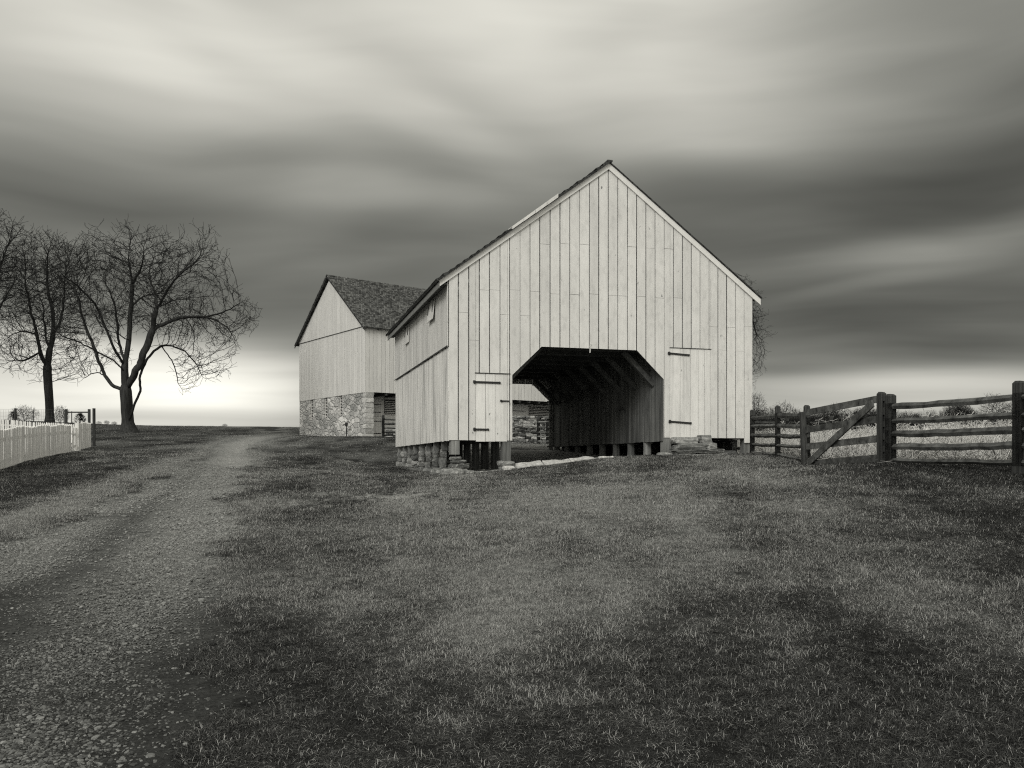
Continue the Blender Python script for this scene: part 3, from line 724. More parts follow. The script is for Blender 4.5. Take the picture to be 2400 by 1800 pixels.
a = c1(568, 1223); b = c1(606, 1224); mb = MB(OFF); strap(mb, a[0], a[1], b[0], b[1], h=.035); mb.stone((a[0], -.05, a[1]), (.06, .04, .06), .6)
mb.tube([(b[0], -.05, b[1]), (b[0] + .01, -.06, b[1] - .05), (b[0] + .01, -.06, b[1] - .1)], .012, 5, .9); mb.build('latch', M['iron'], d1)
mb = MB(OFF); mb.box(dl0 - .03, c1(612), -.052, -.030, ztl - .006, ztl + .012, .2); mb.build('drip_strip', M['beam'], barn)
d2 = crib_door([c1(x) for x in (1388, 1437, 1487, 1525, 1555, 1583)], .69, ztr, barn)
mb = MB(OFF); mb.box(dr0 - .02, dr1 + .03, -.050, -.030, ztr - .004, ztr + .01, .2); mb.build('drip_strip', M['beam'], barn)
for (x0, y0, x1, y1) in ((1382, 992, 1478, 1001), (1386, 1323, 1487, 1331)):
    a = c1(x0, y0); b = c1(x1, y1); mb = MB(OFF); strap(mb, a[0], a[1], b[0], b[1], h=.055); mb.stone((a[0], -.05, a[1]), (.07, .05, .09), .6); mb.stone((b[0], -.05, b[1]), (.05, .03, .06), .6); mb.build('hinge', M['iron'], d2)
# side hatches, hinged at the eave, hanging a little open
for (s0, s1, zb, t) in ((1.79, 2.75, 4.27, .07), (6.7, 7.55, 4.23, .03)):
    mb = MB(OFF); n = 3
    for k in range(n):
        a = s0 + (s1 - s0) * k / n; b = s0 + (s1 - s0) * (k + 1) / n
        mb.hexa([(-.085 - t, a + .004, zb), (-.062 - t, a + .004, zb), (-.062 - t, b - .004, zb), (-.085 - t, b - .004, zb),
                 (-.085, a + .004, 4.90), (-.062, a + .004, 4.90), (-.062, b - .004, 4.90), (-.085, b - .004, 4.90)], R.random())
    h = mb.build('hatch', M['sidepaint'], barn)
    for s in (s0 + .12, s1 - .12):
        mb = MB(OFF); mb.hexa([(-.105 - t * .6, s, 4.5), (-.088 - t * .6, s, 4.5), (-.088 - t * .6, s + .035, 4.5), (-.105 - t * .6, s + .035, 4.5), (-.100, s, 4.88), (-.087, s, 4.88), (-.087, s + .035, 4.88), (-.100, s + .035, 4.88)], .4); mb.build('hinge', M['iron'], h)
# rope end hanging over the opening
a = c1(1000, 945); b = c1(998, 990)
mb = MB(OFF); mb.tube([(a[0] + .03, -.05, a[1] - .03), (a[0], -.06, a[1]), (a[0] - .02, -.06, a[1] - .08), (b[0], -.06, (a[1] + b[1]) / 2), (b[0], -.05, b[1])], .014, 6, .9); mb.build('rope_end', M['trim'], barn)

# posts and stone piers: each stands on the ground beneath it
def lw(g, s): return BX + g * Fv[0] + s * Dv[0], BY + g * Fv[1] + s * Dv[1]
def ge(g, s): x, y = lw(g, s); return g1(x, y) - EYE           # ground, eye-relative
def post(g, s, z1, w=.2, z0=None, m='post', rnd=False):
    zg = ge(g, s); z0 = zg - .1 if z0 is None else z0; mb = MB(OFF)
    if rnd: mb.tube([(g, s, z0), (g + .01, s, (z0 + z1) / 2), (g, s, z1)], [w * .56, w * .52, w * .5], 9, R.random(), rnd=.05)
    else:
        h = w / 2; j = R.uniform(-.01, .01); mb.hexa([(g - h + j, s - h, z0), (g + h + j, s - h, z0), (g + h + j, s + h, z0), (g - h + j, s + h, z0), (g - h, s - h, z1), (g + h, s - h, z1), (g + h, s + h, z1), (g - h, s + h, z1)], R.random())
    return mb.build('support_post', M[m], barn)
def pier(g, s, ztop_, w=.30, n=None):
    zg = ge(g, s) - .08; n = n or max(2, int(round((ztop_ - zg) / .13))); h = (ztop_ - zg) / n; mb = MB(OFF)
    for k in range(n):
        ww = w * R.uniform(.80, 1.2) * (1 + .12 * (n - 1 - k) / n)
        mb.stone((g + R.uniform(-.025, .025), s + R.uniform(-.02, .02), zg + h * (k + .5)), (ww, ww * R.uniform(.9, 1.1), h * 1.02), sq=.55, jit=.12)
    return mb.build('stone_pier', M['stone'], barn, smooth=False)
for k in range(9):
    s = .14 + k * 1.26; s = min(s, L - .15)
    if k == 0: post(.16, .12, .60, .25, z0=.20); None; mb = MB(OFF); gg_ = ge(.2, .1); [mb.stone((.20 + dx, .06, gg_ - .04 + zz), (w_, .36, h_), sq=.45, jit=.11) for dx, zz, w_, h_ in ((.05, .08, .66, .20), (.08, .26, .52, .17), (.06, .40, .42, .10), (-.02, .485, .30, .10))]; mb.build('stone_pier', M['stone'], barn)
    else: post(.13, s, .60, .16, z0=.33); pier(.11, s, .36 + R.uniform(-.02, .04), .205, R.choice((3, 4)))
    if k == 0: post(1.66, .12, .60, .24, z0=0); pier(1.68, .10, .02, .36, 2)
    else: post(1.68, s, .60, .2, m='railpost')
    if k == 0: post(6.66, .12, .72, .24)
    else: post(6.64, s, .70, .24, rnd=True)
    post(9.36, s, .70, .22)
post(.9, 5.2, .60, .16, m='beam')
# sparse lattice under the left crib
mb = MB(OFF)
for k in range(12):
    s = 5.6 + k * .16; mb.beam((.95, s, .08), (.95, s + .45, .58), .012, .016, .9); mb.beam((.97, s + .45, .08), (.97, s, .58), .012, .016, .9)
mb.build('lattice', M['trim'], barn)

# stones around the barn (each could be lifted away)
def lstone(name, label, g, s, dz, size, m='stone', group=None, cat='stone', **k):
    x, y = lw(g, s); o = MB(); o.stone((0, 0, 0), size, rz=FA + k.pop('rz', 0), **k)
    ob = o.build(name, M[m], None, smooth=False, loc=(x, y, g1(x, y) + dz)); tag(ob, label, cat, group); return ob
lstone('fieldstone', 'broad wedge-shaped stone lying in front of the left corner pier', -.02, -.42, .04, (.62, .34, .26), tone=.8, sq=.3)
lstone('fieldstone', 'dark pointed stone just left of the wedge-shaped one at the barn corner', -.42, -.28, .05, (.36, .28, .24), tone=.4)
lstone('fieldstone', 'stone to the right of the wedge-shaped one at the barn corner', .42, -.30, .02, (.44, .3, .18), tone=.45)
lstone('fieldstone', 'flat stone half sunk between the two front posts of the left crib', .9, -.05, 0, (.36, .26, .07), tone=.7)
lstone('fieldstone', 'small flat stone left of the post beside the passage', 1.3, -.15, 0, (.26, .2, .07), tone=.8)
lstone('fieldstone', 'pale block under the post at the left of the passage', 1.66, -.22, .02, (.34, .2, .15), tone=1, m='sill')
lstone('fieldstone', 'thin pale stone in the grass at the foot of the passage post', 1.58, -.45, 0, (.30, .18, .06), tone=.9, m='sill')
lstone('fieldstone', 'pale rounded stone at the foot of the post right of the passage', 6.78, -.24, .05, (.36, .28, .15), tone=.95)
lstone('fieldstone', 'grey stone leaning beside the pale rounded one right of the passage', 6.45, -.22, .04, (.40, .28, .12), tone=.75)
for i in range(11):
    x, y = lw(.5 + R.random() * 1.1, R.uniform(-.3, 1.6)); o = MB(); o.stone((0, 0, 0), (R.uniform(.1, .24), R.uniform(.1, .2), .06)); ob = o.build('loose_stone', M['stone'], loc=(x, y, g1(x, y) + .01))
    tag(ob, 'small loose stone lying on the bare earth under the left crib', 'stone', 'small stones under the left crib')
mb = MB(OFF); mb.box(6.9, 9.3, L - .35, L - .05, -.3, .69, .1); mb.box(9.30, 9.48, .8, L - .06, -.4, .69, .1); mb.build('underfloor_blocker', M['wallstone'], barn)  # dark walls added to stop light showing through beneath the right crib
# steps of stacked slabs under the right door
gm = (dr0 + dr1) / 2 + .02; bx_, by_ = lw(gm, -.2); zg = g1(bx_, by_) - EYE
steps = empty('stone_steps', (bx_, by_, EYE + zg), FA, label='stack of rough stone slabs serving as steps below the right barn door', cat='steps')
for (dx, dy, z, sx_, sy_, sz_, tn, mm) in ((-.30, .02, .52, .78, .42, .20, .95, 'stone'), (.38, .06, .52, .36, .40, .22, .75, 'stone'), (.38, .08, .66, .36, .34, .08, .5, 'stone'),
                                  (-.12, .0, .34, 1.0, .5, .17, .42, 'stone'), (.50, .0, .34, .34, .46, .20, .85, 'stone'), (.02, -.12, .18, 1.66, .62, .13, .18, 'stone'),
                                  (-.45, -.1, .09, .62, .55, .12, .35, 'stone'), (-.50, -.3, .02, .50, .42, .12, .35, 'stone'), (.20, -.34, .03, .86, .42, .10, .55, 'stone'), (.72, -.32, .03, .34, .34, .08, .9, 'sill')):
    o = MB(); o.stone((dx, dy, z * .93), (sx_, sy_, sz_), tone=tn, sq=.28, jit=.07, rz=R.uniform(-.04, .04)); o.build('slab', M[mm], steps)
# threshold slabs along the passage mouth
tx, ty = lw(3.0, -.2); thr = empty('threshold', (tx, ty, g1(tx, ty)), FA, label='pale flat stone slabs set in the ground across the passage mouth', cat='threshold')
zz0 = g1(tx, ty)
for (a, b, wd) in ((1.86, 2.62, .42), (2.66, 3.45, .34), (3.49, 4.22, .30), (4.35, 4.80, .10)):
    n = 9; vs = []; mbx = MB()
    for i in range(n):
        u = i / (n - 1); g = a + (b - a) * u; wv = wd * (1 - .5 * abs(u - .5)) * R.uniform(.8, 1.1) ; s0 = -.34 - wv / 2 + R.uniform(-.035, .035) + .02 * g; s1 = s0 + wv + R.uniform(-.03, .03)
        vs.append((g, s0, s1))
    for (p, q) in zip(vs[:-1], vs[1:]):
        def zt_(g, s): return ge(g, -.3) + EYE - zz0 + ((.15 - .035 * (g - 1.9) + .012 * math.sin(g * 5.3) + .01 * math.sin(g * 13)) if s > -.36 + .02 * g else .0)
        c = [(p[0], p[1]), (q[0], q[1]), (q[0], q[2]), (p[0], p[2])]
        mbx.hexa([(u - 3.0, v + .2, zt_(u, v) - .15) for u, v in c] + [(u - 3.0, v + .2, zt_(u, v)) for u, v in c], .8)
    mbx.build('slab', M['sill'], thr)
# heap of foundation stones at the right corner
hx, hy = lw(8.9, .3); heap = empty('stone_heap', (hx, hy, g1(hx, hy)), FA, label='low heap of dark fieldstones under the right corner of the barn', cat='stones')
for i in range(26):
    o = MB(); u = R.uniform(-.9, .75); hgt = max(0.02, .30 * (u + .9) / 1.6); o.stone((u, R.uniform(-.25, .6), R.uniform(0, hgt)), (R.uniform(.22, .4), R.uniform(.2, .32), R.uniform(.09, .18)), tone=R.uniform(0, .4)); o.build('stone', M['stone'], heap)

# ------------------------------------------------------------------ bank barn behind
CXB, CYB = -9.27, 54.0; FB = math.atan2(.6, .8)
def bw_(a, b): return CXB + .8 * a - .6 * b, CYB + .6 * a + .8 * b
far = empty('bank_barn', (CXB, CYB, EYE + 1.5), FB, label='large white bank barn with stone lower storey and shingled roof behind the crib barn', cat='barn')
FO = (0, 0, -1.5); LB, WB = 22.0, 10.4; ZS, ZE, ZR = 4.42, 8.62, 12.72
mb = MB(FO); a = 0
while a < LB:
    e = min(a + R.uniform(.24, .34), LB); mb.box(a + .009, e - .009, -.02 + R.uniform(-.004, .004), .01, ZS, ZE + .0, R.random()); a = e
mb.build('front_siding', M['farpaint'], far)
mb = MB(FO); b = 0
while b < WB:
    e = min(b + R.uniform(.22, .32), WB); o = R.uniform(-.004, .004); mb.box(-.03 + o, .0, b + .009, e - .009, ZS - .02, ZE, R.random()); b = e
mb.build('gable_siding', M['farpaint'], far)
def gt(b): return ZE + .04 + min(b, WB - b) * (ZR - ZE - .36) / (WB / 2)
mb = MB(FO); b = 0
while b < WB - .01:
    e = min(b + R.uniform(.22, .32), WB)
    if b < WB / 2 < e: e = WB / 2
    o = R.uniform(-.004, .004); z0, z1 = gt(b), gt(e)
    mb.hexa([(-.06 + o, b + .003, ZE - .03), (-.035 + o, b + .003, ZE - .03), (-.035 + o, e - .003, ZE - .03), (-.06 + o, e - .003, ZE - .03), (-.06 + o, b + .003, z0), (-.035 + o, b + .003, z0), (-.035 + o, e - .003, z1), (-.06 + o, e - .003, z1)], R.random()); b = e
mb.build('gable_peak', M['farpaint'], far)
mb = MB(FO); mb.box(-.075, -.062, 0, WB, ZE - .05, ZE - .02, .1); mb.build('drip_edge', M['beam'], far)
# closed shell
mb = MB(FO); mb.box(.03, LB, .03, WB, ZS + .0, ZE, .5); mb.build('hay_floor_shell', M['beam'], far)
# slopes
def slope_y(y_r, z_r, y_e, z_e, x0, x1, nrow, m, lift=.02, th=.06):
    vs = []; fs = []; uvs = []; ts = []; dy, dz = (y_e - y_r) / nrow, (z_e - z_r) / nrow; L_ = math.hypot(dy, dz)
    ny_, nz_ = -dz / L_, dy / L_
    if nz_ < 0: ny_, nz_ = -ny_, -nz_
    seg = 40
    for r in range(nrow):
        ya, za = y_r + dy * r, z_r + dz * r; yb, zb = ya + dy * 1.03, za + dz * 1.03
        for c in range(seg):
            xa = x0 + (x1 - x0) * c / seg; xb = x0 + (x1 - x0) * (c + 1) / seg; j = R.uniform(0, .8) * lift; n = len(vs)
            sg_ = -.05 * math.sin(math.pi * c / seg)
            q = [(xa, ya + ny_ * .005, za + nz_ * .005 + sg_), (xb, ya + ny_ * .005, za + nz_ * .005 + sg_), (xb, yb + ny_ * (lift + j), zb + nz_ * (lift + j) + sg_), (xa, yb + ny_ * (lift + j), zb + nz_ * (lift + j) + sg_),
                 (xa, ya - ny_ * th, za - nz_ * th), (xb, ya - ny_ * th, za - nz_ * th), (xb, yb - ny_ * th, zb - nz_ * th), (xa, yb - ny_ * th, zb - nz_ * th)]
            vs += q
            for f in ((0, 3, 2, 1), (3, 7, 6, 2), (4, 5, 6, 7), (0, 4, 7, 3)):
                if f == (0, 4, 7, 3) and c: continue
                fs.append(tuple(n + k for k in f)); ts.append(R.random())
                for k in f: uvs.append((q[k][0], (r * L_ + (L_ if k in (2, 3, 6, 7) else 0)) * .999))
    me = bpy.data.meshes.new('roof'); me.from_pydata([(a, b, c - 1.5) for a, b, c in vs], [], fs)
    ul = me.uv_layers.new(name='UVMap'); ul.data.foreach_set('uv', np.array(uvs, dtype=np.float32).ravel())
    me.materials.append(m); ob = bpy.data.objects.new('roof', me); COL.objects.link(ob); ob.parent = far; return ob
slope_y(WB / 2, ZR, -.32, ZE - .12, -.28, LB + .2, 38, M['shingle']); slope_y(WB / 2, ZR, WB + .32, ZE - .12, -.28, LB + .2, 38, M['shingle'])
for s, e in ((-.32, WB / 2), (WB + .32, WB / 2)):
    mb = MB(FO); z0, z1 = ZE - .22, ZR - .10
    mb.hexa([(-.26, s, z0 - .12), (-.22, s, z0 - .12), (-.22, e, z1 - .12), (-.26, e, z1 - .12), (-.26, s, z0), (-.22, s, z0), (-.22, e, z1), (-.26, e, z1)], .2); mb.build('rake_board', M['railpost'], far)
for k in range(22):
    mb = MB(FO); mb.box(-.2 + k * 1.02, -.12 + k * 1.02, -.28, 0, ZE - .24, ZE - .14, .2); mb.build('rafter_end', M['beam'], far)
# stone lower storey with louvred slits
wins = [(3.35, 3.83), (5.68, 6.16), (8.05, 8.53)]; zw = 3.03; zlow = .6
mb = MB(FO); edges = [0] + [v for w in wins for v in w] + [WB]
for i in range(0, len(edges), 2): mb.box(0, .52, edges[i], edges[i + 1], zlow, ZS, .5)
for (a, b) in wins: mb.box(0, .52, a, b, zlow, zw, .5)
mb.box(.52, LB, WB - .5, WB, zlow, ZS); mb.build('stone_wall', M['rubble'], far)
for (a, b) in wins:
    mb = MB(FO); mb.box(.06, .14, a, a + .03, zw, ZS); mb.box(.06, .14, b - .03, b, zw, ZS); fr = mb.build('window', M['farpaint'], far)
    mb = MB(FO); mb.box(.2, .24, a + .05, b - .05, zw, ZS, 0); mb.build('backing', M['beam'], fr)
    for k in range(7):
        z = zw + .06 + k * .2; mb = MB(FO); mb.hexa([(.08, a + .03, z), (.14, a + .03, z + .03), (.14, b - .03, z + .03), (.08, b - .03, z), (.08, a + .03, z + .03), (.14, a + .03, z + .06), (.14, b - .03, z + .06), (.08, b - .03, z + .03)], .3); mb.build('louvre', M['farpaint'], fr)
# quoins
mb = MB(FO)
for k in range(9):
    h = .31; z = 1.45 + k * .33; w1, w2 = (.5, .34) if k % 2 else (.34, .5)
    mb.stone((.27, w1 / 2 - .02, z + h / 2), (.58, w1 + .05, h), sq=.10, jit=.02, rz=0, tone=.5 + R.random() * .5)
mb.build('quoins', M['sill'], far)
# forebay back wall, doors and louvres
mb = MB(FO); mb.box(.52, LB, 1.8, 1.85, 1.3, ZS - .01, .7); mb.build('forebay_wall', M['farpaint'], far)
mb = MB(FO)
for k in range(24): mb.box(.55 + k * .9, .67 + k * .9, .02, 1.79, ZS - .16, ZS - .005, .3)
mb.build('forebay_joists', M['beam'], far)
def fdoor(a, b, z0, z1):
    mb = MB(FO); n = 4
    for k in range(n): mb.box(a + (b - a) * k / n + .004, a + (b - a) * (k + 1) / n - .004, 1.755, 1.79, z0, z1, R.random())
    d = mb.build('door', M['farpaint'], far)
    for z in (z1 - .25, z0 + .25):
        mb = MB(FO); mb.box(a + .02, b - .15, 1.735, 1.754, z, z + .045, .5); mb.build('hinge', M['iron'], d)
def louv(a, b, z0, z1):
    mb = MB(FO); mb.box(a, b, 1.78, 1.797, z0, z1, 0); fr = mb.build('window', M['beam'], far)
    z = z0
    while z < z1 - .04:
        mb = MB(FO); mb.hexa([(a, 1.70, z), (b, 1.70, z), (b, 1.76, z + .04), (a, 1.76, z + .04), (a, 1.70, z + .02), (b, 1.70, z + .02), (b, 1.76, z + .06), (a, 1.76, z + .06)], .6); mb.build('louvre', M['farpaint'], fr); z += .12
fdoor(1.45, 2.2, 3.0, 4.0); fdoor(1.45, 2.2, 1.6, 2.9)
louv(2.3, 4.6, 3.15, 4.15); fdoor(10.9, 12.3, 3.3, 4.1); fdoor(12.6, 14.3, 3.0, 4.0); louv(14.5, 17.0, 3.3, 4.2); fdoor(17.2, 18.4, 2.4, 4.0); louv(5.2, 8.0, 3.15, 4.15)
# hinge on the front siding above
mb = MB(FO); mb.box(13.4, 14.1, -.05, -.03, 5.55, 5.62); mb.build('hinge', M['iron'], far)
# small hydrant at the stone wall
hx, hy = bw_(-.35, 2.0); zz = g1(hx, hy); hyd = empty('yard_hydrant', (hx, hy, zz), label='thin dark yard hydrant standing at the stone wall of the bank barn', cat='hydrant')
mb = MB(); mb.tube([(0, 0, -.05), (0, 0, .75)], .035, 8); mb.build('pipe', M['iron'], hyd)
mb = MB(); mb.stone((0, 0, .80), (.16, .14, .2)); mb.tube([(0, 0, .8), (-.18, -.03, .78), (-.22, -.03, .70)], .03, 6); mb.build('spout', M['iron'], hyd)
mb = MB(); mb.tube([(0, 0, .9), (.12, 0, 1.0), (.22, 0, .92)], .02, 6); mb.build('handle', M['iron'], hyd)

# ------------------------------------------------------------------ dry stone wall and yard fences behind the passage
wx0, wy0 = P(1130, 1040, 46.5).x, 46.5; wx1, wy1 = P(1345, 1036, 47.6).x, 47.6
ws = empty('dry_stone_wall', (wx0, wy0, g1(wx0, wy0)), math.atan2(wy1 - wy0, wx1 - wx0), label='rough dry stone yard wall seen through the barn passage', cat='wall')
def drywall(parent, length, h, x0, y0, ang, dz0):
    mb = MB(); z = -.1
    while z < h:
        rh = R.uniform(.07, .17); x = 0
        while x < length:
            w = R.uniform(.14, .48)
            wx = x0 + (x + w / 2) * math.cos(ang); wy = y0 + (x + w / 2) * math.sin(ang)
            if z < h - .14 or R.random() < .75:
                mb.stone((x + w / 2, R.uniform(-.05, .05), z + rh / 2), (w * 1.02, .5, rh * 1.08), tone=R.random() ** 1.6, rz=R.uniform(-.06, .06), sq=.3)
            x += w
        z += rh
    return mb.build('stones', M['wallstone'], parent)
drywall(ws, math.hypot(wx1 - wx0, wy1 - wy0), 1.38, wx0, wy0, math.atan2(wy1 - wy0, wx1 - wx0), 0)
fx0, fy0 = P(905, 1020, 50.8).x, 50.8
w2 = empty('dry_stone_wall', (fx0, fy0, g1(fx0, fy0)), .05, label='low dry stone wall behind the rail fence left of the crib barn', cat='wall')
drywall(w2, 3.0, .55, fx0, fy0, .05, 0)

def split_rail(mb, p0, p1, r=.06, sag=.015, n=10, tone=None):
    p0 = Vector(p0); p1 = Vector(p1); pts = []; rad = []
    off = Vector((R.uniform(-.02, .02), R.uniform(-.02, .02), 0))
    for i in range(n + 1):
        t = i / n; e = min(t, 1 - t); p = p0.lerp(p1, t) + off * math.sin(t * 3.14) + Vector((R.uniform(-.008, .008), R.uniform(-.008, .008), -sag * math.sin(t * 3.14) + R.uniform(-.009, .009)))
        pts.append(p); rad.append(r * (.72 if e < .01 else R.uniform(.92, 1.12)))
    mb.tube(pts, rad, 6, R.random() if tone is None else tone, flat=R.uniform(.75, 1.0), rnd=.24)
def fence_post(mb, w, d, h, slots=(), lean=0):
    """mortised split post: two outer cheeks with slots left open between them"""
    zs = [-.25] + [v for s in slots for v in (s - .06, s + .06)] + [h]
    l = lambda z: lean * z
    for i in range(0, len(zs) - 1, 2):
        a, b = zs[i], zs[i + 1]; mb.hexa([(-w / 2 + l(a), -d / 2, a), (w / 2 + l(a), -d / 2, a), (w / 2 + l(a), d / 2, a), (-w / 2 + l(a), d / 2, a), (-w / 2 + l(b), -d / 2, b), (w / 2 + l(b), -d / 2, b), (w / 2 + l(b), d / 2, b), (-w / 2 + l(b), d / 2, b)], .5)
    for s in slots:
        a, b = s - .06, s + .06
        for (u, v) in ((-w / 2, -w / 2 + w * .30), (w / 2 - w * .30, w / 2)):
            mb.hexa([(u + l(a), -d / 2, a), (v + l(a), -d / 2, a), (v + l(a), d / 2, a), (u + l(a), d / 2, a), (u + l(b), -d / 2, b), (v + l(b), -d / 2, b), (v + l(b), d / 2, b), (u + l(b), d / 2, b)], .5)
    # weathered chamfered head
    t = h; mb.hexa([(-w / 2 + l(t), -d / 2, t), (w / 2 + l(t), -d / 2, t), (w / 2 + l(t), d / 2, t), (-w / 2 + l(t), d / 2, t), (-w * .3 + l(t), -d * .3, t + .035), (w * .3 + l(t), -d * .3, t + .03), (w * .3 + l(t), d * .3, t + .03), (-w * .3 + l(t), d * .3, t + .04)], .5)
def rail_fence(name, label, posts, rails, pw=.17, pd=.12, group=None, hs=None, m='rail', ends=True, postmask=None, zoff=None):
    """posts: list of (x, y, height) ; rails: heights above ground, same count for each bay (or per post)"""
    x0, y0 = posts[0][:2]; z0 = g1(x0, y0); f = empty(name, (x0, y0, z0), label=label, cat='fence'); 
    if group: f['group'] = group
    gr = [g1(p[0], p[1]) for p in posts]
    for i, p in enumerate(posts):
        if postmask and not postmask[i]: continue
        q = posts[min(i + 1, len(posts) - 1)]; o = posts[max(i - 1, 0)]; ang = math.atan2(q[1] - o[1], q[0] - o[0])
        rl = rails[i] if isinstance(rails[0], (list, tuple)) else rails
        mb = MB(); fence_post(mb, pd, pw, p[2], [r for r in rl if r < p[2] - .08], R.uniform(-.02, .02)); ob = mb.build('post', M['railpost'], f)
        ob.location = (p[0] - x0, p[1] - y0, gr[i] - z0); ob.rotation_euler = (0, 0, ang + math.pi / 2)
    for i in range(len(posts) - 1):
        a, b = posts[i], posts[i + 1]; ra = rails[i] if isinstance(rails[0], (list, tuple)) else rails; rb = rails[i + 1] if isinstance(rails[0], (list, tuple)) else rails
        for u, v in zip(ra, rb):
            d = Vector((b[0] - a[0], b[1] - a[1], 0)).normalized() * .07
            mb = MB(); split_rail(mb, (a[0] - x0 - d.x, a[1] - y0 - d.y, gr[i] - z0 + u), (b[0] - x0 + d.x, b[1] - y0 + d.y, gr[i + 1] - z0 + v), .062); mb.build('rail', M[m], f, smooth=False)
    return f
def pxy(sx, Y): return ((sx - CX) / FOC * Y, Y)
def hpt(sy, x, y): return EYE + (HY - sy) / FOC * y - g1(x, y)
# right paddock fence, two runs either side of the gate
def run(pts, yy):
    """pts (column, distance, top row); yy rows of rails at each post -> heights above ground"""
    ps = []; rs = []
    for (sx, Y, top), rows in zip(pts, yy):
        x, y = pxy(sx, Y); ps.append((x, y, hpt(top, x, y))); rs.append([max(.03, hpt(r, x, y)) for r in rows])
    return ps, rs
ps, rs = run([(2088, 16.0, 928), (2389, 13.3, 898), (2860, 10.9, 860)], [(953, 987, 1016, 1047, 1078), (930, 972, 1008, 1044, 1084), (900, 955, 1004, 1050, 1105)])
rail_fence('rail_fence', 'weathered five-rail split rail fence to the right of the gate', ps, rs, .15, .13)
ps, rs = run([(1763, 25.0, 963), (1823, 22.3, 954), (1892, 19.5, 953)], [(978, 998, 1020, 1041, 1060), (973, 997, 1021, 1043, 1064), (975, 998, 1022, 1046, 1078)])
rail_fence('rail_fence', 'split rail fence running from the barn corner to the gate latch post', ps, rs, .125, .115)
# gate hinge post, beside the fence post
x, y = pxy(2066, 16.3); mb = MB(); hh = hpt(923, x, y)
fence_post(mb, .12, .13, hh, [max(.1, hpt(r, x, y)) for r in (1067, 1038, 1008, 980, 948)]); gp = mb.build('gate_post', M['railpost'], loc=(x, y, g1(x, y)))
gp.rotation_euler = (0, 0, .25); tag(gp, 'tall mortised gate post paired with the fence post at its right', 'post')
# gate
gxa, gya = pxy(1893, 19.1); gxb, gyb = pxy(2058, 16.4); ga = EYE
gate = empty('wooden_gate', (gxa, gya, g1(gxa, gya)), label='dark plank farm gate with one diagonal brace between the rail fences', cat='gate'); gz0 = g1(gxa, gya)
def gp_(sx, sy):
    t = (sx - 1893) / (2058 - 1893); 
    # intersect the column with the gate line
    k = (sx - CX) / FOC; dx, dy = gxb - gxa, gyb - gya; tt = (k * gya - gxa) / (dx - k * dy); X, Y = gxa + dx * tt, gya + dy * tt
    return Vector((X - gxa, Y - gya, EYE + (HY - sy) / FOC * Y - gz0))
def plank(mb, a, b, h, th=.035, tone=None, push=0):
    nrm = Vector((gyb - gya, -(gxb - gxa), 0)).normalized(); nrm = nrm if nrm.y < 0 else -nrm
    a = a + nrm * push; b = b + nrm * push; n = 6; tone = R.random() if tone is None else tone
    for i in range(n):
        p = a.lerp(b, i / n); q = a.lerp(b, (i + 1) / n); j = .0; up = Vector((0, 0, 1))
        d = (b - a).normalized(); side = nrm.cross(d).normalized(); side = side if side.z > 0 else -side; t2 = nrm * th / 2; s2 = side * h / 2
        mb.hexa([p - t2 - s2, q - t2 - s2, q + t2 - s2, p + t2 - s2, p - t2 + s2, q - t2 + s2, q + t2 + s2, p + t2 + s2], tone)
for (l, r) in (((1890, 967), (2059, 935)), ((1888, 1008), (2059, 982)), ((1890, 1047), (2060, 1028)), ((1903, 1086), (2062, 1073))):
    mb = MB(); plank(mb, gp_(*l), gp_(*r), .135); mb.build('rail', M['rail'], gate)
mb = MB(); plank(mb, gp_(1899, 1086), gp_(2052, 945), .15, .035, .6, .055); mb.build('brace', M['rail'], gate)
mb = MB(); a = gp_(1886, 1090); b = gp_(1881, 966); mb.beam(a, b, .12, .10, .7); mb.build('stile', M['railpost'], gate)
# far paddock fence
ps, rs = run([(1400, 40, 985), (1700, 40, 985), (1845, 40, 980), (1948, 40, 978), (2205, 41, 987), (2430, 42, 985), (2700, 43, 985)], [(990, 1000, 1012)] * 7)
rail_fence('rail_fence', 'low split rail fence across the tall grass field beyond the gate', ps, rs, .13, .12)
# short yard fence left of the crib barn
ps, rs = run([(898, 49, 974), (990, 50, 974)], [(983, 993, 1003, 1013, 1020)] * 2)
rail_fence('rail_fence', 'short post and rail fence at the left edge of the crib barn', ps, rs, .14, .13)
# pale yard gate by the dry stone wall
ps, rs = run([(1262, 45.2, 981), (1283, 44.8, 984), (1330, 44.5, 984)], [(989, 1001, 1013, 1023, 1034)] * 3)
rail_fence('rail_fence', 'pale rail fence against the dry stone wall seen through the passage', ps, rs, .13, .11, m='post')

